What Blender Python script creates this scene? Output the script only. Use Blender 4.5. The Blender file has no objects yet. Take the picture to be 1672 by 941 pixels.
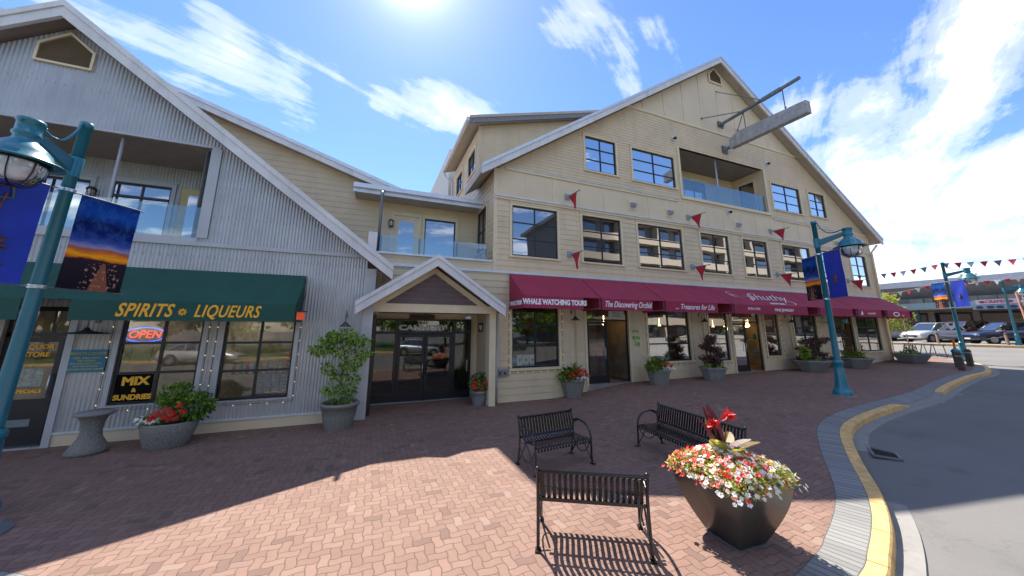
import bpy, bmesh, math, random
from mathutils import Vector, Matrix
import numpy as np
random.seed(7)
PI = math.pi
S = bpy.context.scene
COL = S.collection

# ------------------------------------------------------------------ camera
cam_d = bpy.data.cameras.new('camera'); cam = bpy.data.objects.new('camera', cam_d); COL.objects.link(cam)
def cam_basis(p, r, y):
    cy, sy, cp, sp = math.cos(y), math.sin(y), math.cos(p), math.sin(p)
    f = Vector((sy*cp, cy*cp, sp)); rt = Vector((cy, -sy, 0)); up = rt.cross(f)
    rt2 = rt*math.cos(r) + up*math.sin(r)
    return rt2, rt2.cross(f), f
rt, up, fw = cam_basis(math.radians(11.089), math.radians(.113), math.radians(22.207))
M = Matrix((rt, up, -fw)).transposed().to_4x4(); M.translation = (0, 0, 2.4)
cam.matrix_world = M
cam_d.sensor_width = 36; cam_d.lens = 11.993; cam_d.shift_y = -0.0256
cam_d.clip_start = .05; cam_d.clip_end = 3000
S.camera = cam

# ------------------------------------------------------------------ light
SUN_EL, SUN_AZ = 54.8, 4.5          # azimuth measured from +Y (behind the shops) towards +X
sd = Vector((math.sin(math.radians(SUN_AZ))*math.cos(math.radians(SUN_EL)), math.cos(math.radians(SUN_AZ))*math.cos(math.radians(SUN_EL)), math.sin(math.radians(SUN_EL))))
sun_d = bpy.data.lights.new('sun', 'SUN'); sun = bpy.data.objects.new('sun', sun_d); COL.objects.link(sun)
sun_d.energy = 5.0; sun_d.angle = math.radians(.55); sun_d.color = (1, .93, .82)
sun.rotation_euler = sd.to_track_quat('Z', 'Y').to_euler(); sun.location = (0, 0, 60)

# ------------------------------------------------------------------ node expression helper
class X:
    def __init__(s, nt, sock): s.nt = nt; s.s = sock
    def op(s, o, b=None, c=None, clamp=False):
        n = s.nt.nodes.new('ShaderNodeMath'); n.operation = o; n.use_clamp = clamp
        s.nt.links.new(s.s, n.inputs[0])
        for i, v in ((1, b), (2, c)):
            if v is None: continue
            if isinstance(v, X): s.nt.links.new(v.s, n.inputs[i])
            else: n.inputs[i].default_value = v
        return X(s.nt, n.outputs[0])
    def __add__(s, o): return s.op('ADD', o)
    def __sub__(s, o): return s.op('SUBTRACT', o)
    def __mul__(s, o): return s.op('MULTIPLY', o)
    def __truediv__(s, o): return s.op('DIVIDE', o)
    def floor(s): return s.op('FLOOR')
    def fract(s): return s.op('FRACT')
    def gt(s, v): return s.op('GREATER_THAN', v)
    def lt(s, v): return s.op('LESS_THAN', v)
    def mn(s, o): return s.op('MINIMUM', o)
    def mx(s, o): return s.op('MAXIMUM', o)
    def sin(s): return s.op('SINE')
def const(nt, v):
    n = nt.nodes.new('ShaderNodeValue'); n.outputs[0].default_value = v; return X(nt, n.outputs[0])
def sep(nt, sock):
    n = nt.nodes.new('ShaderNodeSeparateXYZ'); nt.links.new(sock, n.inputs[0]); return [X(nt, n.outputs[i]) for i in range(3)]
def comb(nt, a, b, c=0.0):
    n = nt.nodes.new('ShaderNodeCombineXYZ')
    for i, v in enumerate((a, b, c)):
        if isinstance(v, X): nt.links.new(v.s, n.inputs[i])
        else: n.inputs[i].default_value = v
    return n.outputs[0]
def noise(nt, vec, scale, detail=3, rough=.55, dist=0):
    n = nt.nodes.new('ShaderNodeTexNoise'); n.inputs['Scale'].default_value = scale; n.inputs['Detail'].default_value = detail
    n.inputs['Roughness'].default_value = rough; n.inputs['Distortion'].default_value = dist
    if vec is not None: nt.links.new(vec, n.inputs['Vector'])
    return X(nt, n.outputs[0])
def ramp(nt, x, stops, interp='LINEAR'):
    n = nt.nodes.new('ShaderNodeValToRGB'); cr = n.color_ramp; cr.interpolation = interp
    while len(cr.elements) < len(stops): cr.elements.new(.5)
    for e, (p, c) in zip(cr.elements, stops):
        e.position = p; e.color = (*c, 1) if len(c) == 3 else c
    nt.links.new(x.s, n.inputs[0]); return n.outputs[0]
def mixc(nt, fac, a, b, mode='MIX'):
    n = nt.nodes.new('ShaderNodeMix'); n.data_type = 'RGBA'; n.blend_type = mode
    if isinstance(fac, X): nt.links.new(fac.s, n.inputs[0])
    else: n.inputs[0].default_value = fac
    for i, v in ((6, a), (7, b)):
        if hasattr(v, 'is_linked') or isinstance(v, bpy.types.NodeSocket): nt.links.new(v, n.inputs[i])
        else: n.inputs[i].default_value = (*v, 1)
    return n.outputs[2]
def newmat(name):
    m = bpy.data.materials.new(name); m.use_nodes = True; nt = m.node_tree
    b = nt.nodes['Principled BSDF']; return m, nt, b
def pos(nt):
    n = nt.nodes.new('ShaderNodeNewGeometry'); return n.outputs['Position']
def bump(nt, b, h, strength=.3, dist=.01):
    n = nt.nodes.new('ShaderNodeBump'); n.inputs['Strength'].default_value = strength; n.inputs['Distance'].default_value = dist
    nt.links.new(h.s, n.inputs['Height']); nt.links.new(n.outputs[0], b.inputs['Normal'])
MATS = {}
def mat(name, col, rough=.6, metal=0, var=.12, vs=3.0, bmp=.15, bs=60, spec=.5, coat=0, grime=0.0, emit=None, es=0):
    """plain procedural material: base colour with two scales of mottling, fine bump"""
    if name in MATS: return MATS[name]
    m, nt, b = newmat(name)
    p = pos(nt)
    n1 = noise(nt, p, vs, 4); n2 = noise(nt, p, bs, 2)
    lo = tuple(max(0, c*(1-var)) for c in col); hi = tuple(min(1, c*(1+var)) for c in col)
    c = ramp(nt, n1, [(.3, lo), (.7, hi)])
    if grime:
        q = nt.nodes.new('ShaderNodeMapping'); q.inputs['Scale'].default_value = (3, 3, .35); nt.links.new(p, q.inputs[0])
        g = noise(nt, q.outputs[0], 1.6, 5, .65)
        g = ramp(nt, g, [(.5, (0, 0, 0)), (.8, (grime,)*3)])
        gx = nt.nodes.new('ShaderNodeSeparateColor'); nt.links.new(g, gx.inputs[0])
        c = mixc(nt, X(nt, gx.outputs[0]), c, tuple(k*.45 for k in col))
    nt.links.new(c, b.inputs['Base Color'])
    r = n2*.2+(rough-.1); nt.links.new(r.s, b.inputs['Roughness'])
    b.inputs['Metallic'].default_value = metal; b.inputs['Specular IOR Level'].default_value = spec
    if coat: b.inputs['Coat Weight'].default_value = coat; b.inputs['Coat Roughness'].default_value = .08
    if bmp: bump(nt, b, n2, bmp, .004)
    if emit: b.inputs['Emission Color'].default_value = (*emit, 1); b.inputs['Emission Strength'].default_value = es
    MATS[name] = m; return m

# ------------------------------------------------------------------ sky
W = bpy.data.worlds.new('World'); S.world = W; W.use_nodes = True; nt = W.node_tree
bg = nt.nodes['Background']
sky = nt.nodes.new('ShaderNodeTexSky'); sky.sky_type = 'NISHITA'; sky.sun_disc = False
sky.sun_elevation = math.radians(SUN_EL); sky.sun_rotation = math.radians(SUN_AZ)
sky.air_density = 1.0; sky.dust_density = .15; sky.ozone_density = 1.5
tc = nt.nodes.new('ShaderNodeTexCoord')
dx, dy, dz = sep(nt, tc.outputs['Generated'])
zz = dz.mx(.02)+.12
u, v = dx/zz, dy/zz
cv = comb(nt, u*.9+v*.35, v*1.0-u*.25, 0.0)
n1 = noise(nt, cv, 1.15, 9, .62, .5)
cv2 = comb(nt, u*.5+v*.5, v*2.4-u*1.2, 3.7)
n2 = noise(nt, cv2, 1.3, 8, .66, .4)
def lobe(d, p):      # direction lobe: more cloud towards that part of the sky
    d = Vector(d).normalized()
    return (dx*d.x+dy*d.y+dz*d.z).mx(0).op('POWER', p)
dens = n1*.85+n2*.80-.335
for d_, p_, k_ in (((-.30, .775, .555), 900, .13), ((-.22, .79, .565), 800, .11), ((-.15, .815, .56), 500, .12), ((.0, .82, .57), 500, .14), ((.12, .81, .57), 320, .20), ((.24, .79, .56), 320, .22), ((-.33, .73, .60), 600, .11), ((.04, .90, .43), 700, .12),
                   ((.39, .57, .72), 260, .17), ((.53, .52, .68), 330, .13), ((-.38, .80, .47), 700, .10), ((.90, .34, .26), 70, .17), ((.92, .24, .30), 110, .10), ((.97, .22, .10), 30, .17), ((.83, .36, .43), 240, .12), ((.88, .14, .47), 150, .13),
                   ((.955, .20, .215), 350, -.12), ((.46, .65, .60), 60, -.10), ((.85, .25, .48), 120, -.06), ((-.1, .68, .72), 60, -.08), ((.0, -.65, .76), 4, .17), ((-.9, .1, .3), 4, .12)):  # wide lobe behind the viewer: added unseen cloud that lifts the facade light
    dens = dens+lobe(d_, p_)*k_
cl = ramp(nt, dens, [(.57, (0, 0, 0)), (.66, (.30, .30, .30)), (.84, (1, 1, 1))], 'EASE')
cs = nt.nodes.new('ShaderNodeSeparateColor'); nt.links.new(cl, cs.inputs[0]); cf = X(nt, cs.outputs[0])*.93
aur = lobe((.02, .62, .78), 120)*1.5 + lobe((.02, .62, .78), 500)*9.0
hs = nt.nodes.new('ShaderNodeHueSaturation'); hs.inputs['Saturation'].default_value = 1.15; hs.inputs['Value'].default_value = 1.0
nt.links.new(sky.outputs[0], hs.inputs['Color'])
skt = mixc(nt, 1.0, hs.outputs[0], (.80, .83, .99), 'MULTIPLY')
skc = mixc(nt, 1.0, skt, comb(nt, aur, aur, aur), 'ADD')
bk_ = (const(nt, .25)-dy*2.2).mx(0).mn(const(nt, 1.0))*6.0+7.0      # unseen clouds behind the viewer brightened as fill light for the facades
skyc = mixc(nt, cf, skc, comb(nt, bk_, bk_*.985, bk_*.97))
nt.links.new(skyc, bg.inputs['Color']); bg.inputs['Strength'].default_value = .112

S.view_settings.view_transform = 'Standard'; S.view_settings.look = 'None'; S.view_settings.gamma = 1
S.view_settings.use_curve_mapping = False; S.view_settings.exposure = 1.18
S.render.engine = 'CYCLES'
S.cycles.max_bounces = 8; S.cycles.diffuse_bounces = 4; S.cycles.transparent_max_bounces = 12

# ------------------------------------------------------------------ terrain height
def sm(t): t = min(1, max(0, t)); return t*t*(3-2*t)
def gz(x): return .36*sm((x-6)/4)+.09*sm((x-10)/10)+.05*max(min(x, 54)-27, 0)

# ------------------------------------------------------------------ object helpers
def root_loc(o):
    v = Vector((0, 0, 0))
    while o is not None: v += o.location; o = o.parent
    return v
def tag(o, label=None, cat=None, group=None, kind=None):
    if label: o['label'] = label
    if cat: o['category'] = cat
    if group: o['group'] = group
    if kind: o['kind'] = kind
    return o
def empty(name, loc, label=None, cat=None, group=None):
    o = bpy.data.objects.new(name, None); COL.objects.link(o); o.location = loc; o.empty_display_size = .2
    return tag(o, label, cat, group)
def copy_tree(o, loc=None, parent=None, rz=None):
    c = o.copy(); COL.objects.link(c); c.parent = parent
    if loc is not None: c.location = loc
    if rz is not None: c.rotation_euler = (0, 0, rz)
    for ch in list(o.children): copy_tree(ch, None, c)
    return c
class MB:
    def __init__(s): s.v = []; s.f = []; s.m = []; s.sm = []
    def face(s, pts, m=0, smooth=False):
        i = len(s.v); s.v += [tuple(p) for p in pts]; s.f.append(tuple(range(i, i+len(pts)))); s.m.append(m); s.sm.append(smooth)
    def box(s, x0, x1, y0, y1, z0, z1, m=0):
        s.obox(((x0+x1)/2, (y0+y1)/2, (z0+z1)/2), (abs(x1-x0), abs(y1-y0), abs(z1-z0)), None, m)
    def obox(s, c, sz, R=None, m=0):
        i = len(s.v); c = Vector(c)
        for a in (-.5, .5):
            for b in (-.5, .5):
                for d in (-.5, .5):
                    p = Vector((a*sz[0], b*sz[1], d*sz[2]))
                    if R is not None: p = R @ p
                    s.v.append(tuple(c+p))
        for q in ((0, 1, 3, 2), (4, 6, 7, 5), (0, 4, 5, 1), (2, 3, 7, 6), (0, 2, 6, 4), (1, 5, 7, 3)):
            s.f.append(tuple(i+k for k in q)); s.m.append(m); s.sm.append(False)
    def bar(s, a, b, w, t, m=0, up=(0, 0, 1)):
        a = Vector(a); b = Vector(b); d = (b-a); L = d.length; d.normalize()
        sd_ = d.cross(Vector(up))
        if sd_.length < 1e-4: sd_ = d.cross(Vector((1, 0, 0)))
        sd_.normalize(); u_ = sd_.cross(d)
        R = Matrix((d, sd_, u_)).transposed()
        s.obox((a+b)/2, (L, w, t), R, m)
    def tube(s, pts, r, n=8, m=0, caps=True, smooth=True):
        pts = [Vector(p) for p in pts]; k = len(pts)
        if not hasattr(r, '__len__'): r = [r]*k
        i0 = len(s.v); prev = None
        for j, p in enumerate(pts):
            t = (pts[min(j+1, k-1)]-pts[max(j-1, 0)]).normalized()
            if prev is None:
                a = t.cross(Vector((0, 0, 1)))
                if a.length < .05: a = t.cross(Vector((1, 0, 0)))
            else: a = prev-t*prev.dot(t)
            a.normalize(); b = t.cross(a); prev = a
            for q in range(n):
                an = 2*PI*q/n; s.v.append(tuple(p+(a*math.cos(an)+b*math.sin(an))*r[j]))
        for j in range(k-1):
            for q in range(n):
                q2 = (q+1) % n
                s.f.append((i0+j*n+q, i0+j*n+q2, i0+(j+1)*n+q2, i0+(j+1)*n+q)); s.m.append(m); s.sm.append(smooth)
        if caps:
            s.f.append(tuple(i0+q for q in range(n))); s.m.append(m); s.sm.append(False)
            s.f.append(tuple(i0+(k-1)*n+q for q in range(n))); s.m.append(m); s.sm.append(False)
    def lathe(s, prof, c=(0, 0, 0), n=24, m=0, smooth=True, sx=1, sy=1, caps=False, rot=0):
        i0 = len(s.v)
        for (r, z) in prof:
            for q in range(n):
                a = 2*PI*q/n+rot; s.v.append((c[0]+r*math.cos(a)*sx, c[1]+r*math.sin(a)*sy, c[2]+z))
        for j in range(len(prof)-1):
            for q in range(n):
                q2 = (q+1) % n
                s.f.append((i0+j*n+q, i0+j*n+q2, i0+(j+1)*n+q2, i0+(j+1)*n+q)); s.m.append(m); s.sm.append(smooth)
        if caps:
            for j in (0, len(prof)-1):
                s.f.append(tuple(i0+j*n+q for q in range(n))); s.m.append(m); s.sm.append(False)
    def prism(s, poly, fn, d0, d1, m=0):
        """poly: list of (u,w); fn(u,w,d)->xyz"""
        s.face([fn(u, w, d0) for u, w in poly], m); s.face([fn(u, w, d1) for u, w in reversed(poly)], m)
        for k in range(len(poly)):
            a, b = poly[k], poly[(k+1) % len(poly)]
            s.face([fn(*a, d0), fn(*a, d1), fn(*b, d1), fn(*b, d0)], m)
    def ico(s, c, r, m=0, sub=1, sq=(1, 1, 1)):
        bm = bmesh.new(); bmesh.ops.create_icosphere(bm, subdivisions=sub, radius=1)
        i0 = len(s.v); bm.verts.ensure_lookup_table()
        for v in bm.verts: s.v.append((c[0]+v.co.x*r*sq[0], c[1]+v.co.y*r*sq[1], c[2]+v.co.z*r*sq[2]))
        for f in bm.faces: s.f.append(tuple(i0+v.index for v in f.verts)); s.m.append(m); s.sm.append(True)
        bm.free()
    def build(s, name, mats, parent=None, label=None, cat=None, group=None, kind=None, weld=False):
        me = bpy.data.meshes.new(name); off = root_loc(parent) if parent else Vector((0, 0, 0))
        vs = [(x-off.x, y-off.y, z-off.z) for x, y, z in s.v]
        if parent is None and s.v:      # origin at the base centre
            A = np.array(s.v); o = Vector((float((A[:, 0].min()+A[:, 0].max())/2), float((A[:, 1].min()+A[:, 1].max())/2), float(A[:, 2].min())))
            vs = [(x-o.x, y-o.y, z-o.z) for x, y, z in s.v]
        me.from_pydata(vs, [], s.f)
        if not isinstance(mats, (list, tuple)): mats = [mats]
        for mm in mats: me.materials.append(mm)
        me.polygons.foreach_set('material_index', s.m); me.polygons.foreach_set('use_smooth', s.sm)
        if weld:
            bm = bmesh.new(); bm.from_mesh(me); bmesh.ops.remove_doubles(bm, verts=bm.verts, dist=1e-5)
            bmesh.ops.recalc_face_normals(bm, faces=bm.faces); bm.to_mesh(me); bm.free()
        me.update()
        ob = bpy.data.objects.new(name, me); COL.objects.link(ob)
        if parent is not None: ob.parent = parent
        elif s.v: ob.location = o
        return tag(ob, label, cat, group, kind)
def text(s, loc, size, mt, parent=None, name='lettering', rx=PI/2, rz=0, shear=0, bold=0, sx=1, ext=.004, rot=None, align='CENTER', sp=1.0, label=None):
    cu = bpy.data.curves.new(name, 'FONT'); cu.body = s; cu.size = size; cu.align_x = align; cu.align_y = 'CENTER'
    q_ = bold if 'Q' in s else 0
    if q_: bold = 0
    cu.shear = shear; cu.offset = bold; cu.extrude = ext; cu.space_character = sp; cu.resolution_u = 3
    ob = bpy.data.objects.new(name, cu); COL.objects.link(ob)
    dg = bpy.context.evaluated_depsgraph_get(); dg.update()
    me = bpy.data.meshes.new_from_object(ob.evaluated_get(dg)); bpy.data.objects.remove(ob); 
    R = rot if rot is not None else (Matrix.Rotation(rz, 4, 'Z') @ Matrix.Rotation(rx, 4, 'X'))
    off = root_loc(parent) if parent else Vector((0, 0, 0))
    if q_:      # thicken by overprinting slightly shifted copies
        bm = bmesh.new()
        for iq, (dx_, dy_) in enumerate(((-q_, -q_*.6), (q_, -q_*.6), (-q_, q_*.6), (q_, q_*.6))):
            b2_ = me.copy(); b2_.transform(Matrix.Translation((dx_, dy_, .0009*(iq+1)))); bm.from_mesh(b2_); bpy.data.meshes.remove(b2_)
        bm.to_mesh(me); bm.free()
    me.transform(Matrix.Translation(Vector(loc)-off) @ R.to_4x4() @ Matrix.Diagonal((sx, 1, 1, 1)))
    me.materials.clear(); me.materials.append(mt); me.name = name
    o = bpy.data.objects.new(name, me); COL.objects.link(o); o.parent = parent
    if label: o['label'] = label
    return o
def front(y): return lambda u, w, d: (u, y-d, w)      # wall facing the square; d is outwards
def left(x): return lambda u, w, d: (x-d, u, w)       # wall facing -X
def right(x): return lambda u, w, d: (x+d, u, w)
def clip_top(poly, u0, u1, t0, t1):
    """keep w <= line through (u0,t0),(u1,t1)"""
    L = lambda u: t0+(t1-t0)*(u-u0)/(u1-u0)
    out = []
    for k in range(len(poly)):
        a, b = poly[k], poly[(k+1) % len(poly)]
        da, db = a[1]-L(a[0]), b[1]-L(b[0])
        if da <= 1e-9: out.append(a)
        if (da < -1e-9 and db > 1e-9) or (da > 1e-9 and db < -1e-9):
            t = da/(da-db); out.append((a[0]+(b[0]-a[0])*t, a[1]+(b[1]-a[1])*t))
    return out
def wall(mb, fn, u0, u1, zb, top, holes=(), style='flat', step=.15, proud=.016, kinks=(), m=0, period=.076, amp=.009, reveal=.12, z_off=0):
    """wall between u0 and u1 from zb to top(u) with rectangular holes (a,b,c,d)=(u0,u1,z0,z1)"""
    us = {u0, u1} | {k for k in kinks if u0 < k < u1}
    for a, b, c, d in holes:
        for k in (a, b):
            if u0 < k < u1: us.add(k)
    if style == 'corr':
        n = int(round((u1-u0)/period*6))
        us |= {u0+(u1-u0)*k/n for k in range(1, n)}
    us = sorted(us); us = [us[0]]+[b for a, b in zip(us, us[1:]) if b-a > 1e-6]
    off = (lambda u: amp*math.sin(2*PI*u/period)+amp) if style == 'corr' else (lambda u: 0)
    for a, b in zip(us, us[1:]):
        mid = (a+b)/2; t0, t1 = top(a+1e-7), top(b-1e-7); tm = max(t0, t1)
        cuts = sorted((max(c, zb), min(d, tm)) for (p, q, c, d) in holes if p < mid < q)
        iv = []; z = zb
        for c, d in cuts:
            if c > z+1e-6: iv.append((z, c))
            z = max(z, d)
        if tm > z+1e-6: iv.append((z, tm))
        for lo, hi in iv:
            if style == 'lap':
                k = math.floor((lo-z_off)/step+1e-6); bs = []
                while z_off+k*step < hi-1e-6:
                    bs.append((z_off+k*step, z_off+(k+1)*step)); k += 1
            else: bs = [(lo, hi)]
            for c, d in bs:
                cc, dd = max(c, lo), min(d, hi)
                if dd-cc < 1e-6: continue
                P = clip_top([(a, cc), (b, cc), (b, dd), (a, dd)], a, b, t0, t1)
                if len(P) < 3: continue
                if style == 'lap':
                    pr = lambda w: proud*(1-(w-c)/(d-c))
                    mb.face([fn(p[0], p[1], pr(p[1])) for p in P], m)
                    bt = [p for p in P if abs(p[1]-cc) < 1e-6]
                    if len(bt) >= 2:
                        x0, x1 = min(p[0] for p in bt), max(p[0] for p in bt)
                        mb.face([fn(x0, cc, pr(cc)), fn(x1, cc, pr(cc)), fn(x1, cc, 0), fn(x0, cc, 0)], m)
                else:
                    mb.face([fn(p[0], p[1], off(p[0])) for p in P], m, False)
    if reveal:
        for a, b, c, d in holes:
            q = [(a, c), (b, c), (b, d), (a, d)]
            for k in range(4):
                p0, p1 = q[k], q[(k+1) % 4]
                mb.face([fn(*p0, amp if style == 'corr' else 0), fn(*p1, amp if style == 'corr' else 0), fn(*p1, -reveal), fn(*p0, -reveal)], m)
def strip(mb, fn, a, b, c, d, d0, d1, m=0):
    """axis aligned board on a wall: u a..b, w c..d, outwards d0..d1"""
    mb.prism([(a, c), (b, c), (b, d), (a, d)], fn, d0, d1, m)

# ------------------------------------------------------------------ materials
BEIGE = mat('beige_paint_siding', (.66, .515, .335), .55, var=.08, vs=.9, bmp=.1, bs=90, grime=.22)
BEIGE2 = mat('beige_paint_panel', (.69, .545, .365), .55, var=.06, vs=.8, bmp=.08, bs=70, grime=.08)
TRIMB = mat('cream_paint_trim', (.72, .585, .385), .5, var=.06, bmp=.05)
WHITE = mat('weathered_white_trim', (.66, .64, .63), .6, var=.10, vs=2, bmp=.25, bs=25, grime=.35)
FLASH = mat('pale_metal_flashing', (.62, .64, .68), .4, .3, var=.08)
CORR = mat('grey_corrugated_metal', (.46, .45, .445), .42, .35, var=.10, vs=1.2, bmp=.05, grime=.32)
CORRW = mat('grey_painted_trim', (.45, .445, .45), .45, .1, var=.06, grime=.12)
SOFFIT = mat('brown_board_soffit', (.26, .22, .19), .7, var=.12, bmp=.2)
SOFFITL = mat('pale_brown_soffit', (.42, .37, .30), .7, var=.1, bmp=.1)
ROOF = mat('grey_roof_shingle', (.20, .20, .21), .85, var=.2, vs=9, bmp=.4, bs=30)
FRAME = mat('black_window_frame', (.018, .018, .022), .35, .2, var=.1)
DARK = mat('dark_interior', (.035, .03, .028), .8, var=.3)
DARKW = mat('shop_interior_wall', (.30, .24, .17), .8, var=.35, vs=2)
PURPLE = mat('brown_purple_boards', (.13, .085, .085), .6, var=.1)
TEAL = mat('teal_gloss_paint', (.008, .15, .21), .34, .0, var=.06, vs=3, bmp=.01, coat=.35)
BLACKM = mat('black_powder_coat', (.005, .006, .008), .25, .0, var=.1, bmp=.03, coat=.35)
MAROON = mat('maroon_awning_canvas', (.31, .020, .058), .75, var=.10, vs=2.5, bmp=.2, bs=300, grime=.12)
GREEN = mat('dark_green_awning_canvas', (.006, .068, .048), .7, var=.12, vs=2.5, bmp=.2, bs=300)
REDC = mat('red_flag_cloth', (.42, .012, .03), .75, var=.1, bmp=.1)
STONE = mat('exposed_aggregate_concrete', (.20, .185, .165), .9, var=.4, vs=45, bmp=1.0, bs=70)
STONES = mat('smooth_grey_concrete', (.22, .21, .20), .85, var=.15, vs=6, bmp=.5, bs=40, grime=.2)
SOIL = mat('potting_soil', (.035, .022, .014), .95, var=.4, vs=30, bmp=.8)
BRONZE = mat('bronze_grey_metal', (.080, .072, .066), .36, .4, var=.10, vs=3, bmp=.05)
STEEL = mat('galvanised_grey_steel', (.16, .18, .19), .5, .5, var=.12, vs=6)
ALU = mat('brushed_aluminium', (.6, .62, .65), .3, .9)
YELLOW = mat('yellow_kerb_paint', (.64, .40, .15), .75, var=.22, vs=9, bmp=.6, bs=50, grime=.75)
CONC = mat('pale_concrete', (.23, .22, .205), .85, var=.12, vs=5, bmp=.4, bs=60, grime=.1)
WHITEP = mat('white_print', (.8, .8, .8), .6, var=.04)
ORANGEP = mat('orange_yellow_print', (.95, .45, .02), .6, var=.08)
WOODB = mat('weathered_brown_timber', (.10, .062, .042), .8, var=.25, vs=8, bmp=.5, bs=40)
BEAM = mat('weathered_grey_timber', (.36, .35, .35), .8, var=.2, vs=5, bmp=.5, bs=30, grime=.5)
BARK = mat('bark', (.11, .08, .055), .9, var=.3, vs=20, bmp=.8)
BULB = mat('warm_white_bulb', (.9, .75, .45), .3, emit=(1, .7, .3), es=.5)
NEONR = mat('red_neon_tube', (.9, .05, .03), .3, emit=(1, .07, .04), es=1.2)
NEONB = mat('blue_neon_tube', (.05, .1, .9), .3, emit=(.06, .13, 1), es=1.1)
def leafmat(name, c, c2, tr=.25):
    m, nt, b = newmat(name)
    oi = nt.nodes.new('ShaderNodeNewGeometry')
    r = X(nt, oi.outputs['Random Per Island'])
    nt.links.new(ramp(nt, r, [(0, c), (1, c2)]), b.inputs['Base Color']); b.inputs['Roughness'].default_value = .5
    t = nt.nodes.new('ShaderNodeBsdfTranslucent'); nt.links.new(ramp(nt, r, [(0, tuple(min(1, k*1.5) for k in c)), (1, tuple(min(1, k*1.6) for k in c2))]), t.inputs[0])
    mx = nt.nodes.new('ShaderNodeMixShader'); mx.inputs[0].default_value = tr
    nt.links.new(b.outputs[0], mx.inputs[1]); nt.links.new(t.outputs[0], mx.inputs[2])
    nt.links.new(mx.outputs[0], nt.nodes['Material Output'].inputs[0]); return m
LEAF = leafmat('fresh_green_leaf', (.13, .24, .02), (.34, .46, .05), .45)
LEAFD = leafmat('deep_green_leaf', (.025, .08, .012), (.07, .17, .02))
LEAFP = leafmat('maroon_leaf', (.035, .008, .014), (.10, .02, .03))
LEAFY = leafmat('yellow_green_leaf', (.16, .20, .03), (.42, .36, .06), .35)
LEAFPALE = leafmat('pale_green_leaf', (.30, .32, .07), (.66, .56, .22), .5)
LEAFB = leafmat('bronze_leaf', (.09, .05, .02), (.22, .16, .04))
LEAFO = leafmat('orange_brown_leaf', (.12, .04, .01), (.30, .10, .02))
PETR = leafmat('red_petal', (.60, .01, .012), (.80, .05, .03), .38)
PETW = leafmat('white_petal', (.85, .84, .80), (.92, .91, .87), .38)
PETC = leafmat('coral_petal', (.80, .12, .09), (.85, .34, .26), .38)
PETPK = leafmat('pink_petal', (.65, .03, .10), (.7, .12, .2), .2)

def glassmat(name, base, k0, k1, clear):
    m, nt, b = newmat(name)
    lw = nt.nodes.new('ShaderNodeFresnel'); lw.inputs['IOR'].default_value = 1.5
    f = (X(nt, lw.outputs[0])*k1+k0).op('MINIMUM', 1.0)
    gl = nt.nodes.new('ShaderNodeBsdfGlossy'); gl.inputs['Roughness'].default_value = .012
    n = noise(nt, pos(nt), .8, 1); bp = nt.nodes.new('ShaderNodeBump'); bp.inputs['Strength'].default_value = .06; bp.inputs['Distance'].default_value = .05
    nt.links.new(n.s, bp.inputs['Height']); nt.links.new(bp.outputs[0], gl.inputs['Normal'])
    if clear:
        tr = nt.nodes.new('ShaderNodeBsdfTransparent'); tr.inputs[0].default_value = (*base, 1); o = tr.outputs[0]
    else:
        b.inputs['Base Color'].default_value = (*base, 1); b.inputs['Roughness'].default_value = .4; b.inputs['Specular IOR Level'].default_value = 0; o = b.outputs[0]
    mx = nt.nodes.new('ShaderNodeMixShader'); nt.links.new(f.s, mx.inputs[0])
    nt.links.new(o, mx.inputs[1]); nt.links.new(gl.outputs[0], mx.inputs[2])
    nt.links.new(mx.outputs[0], nt.nodes['Material Output'].inputs[0]); return m
GLUP = glassmat('reflective_window_glass', (.03, .035, .045), .36, .8, False)
GLSH = glassmat('clear_shop_glass', (.88, .90, .89), .04, .62, True)
GLGD = glassmat('greenish_guard_glass', (.80, .88, .88), .08, .55, True)
GLCAR = glassmat('car_glass', (.02, .025, .03), .22, .9, False)
GLOBE = glassmat('lamp_globe_glass', (.48, .50, .55), .12, .9, False)

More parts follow.
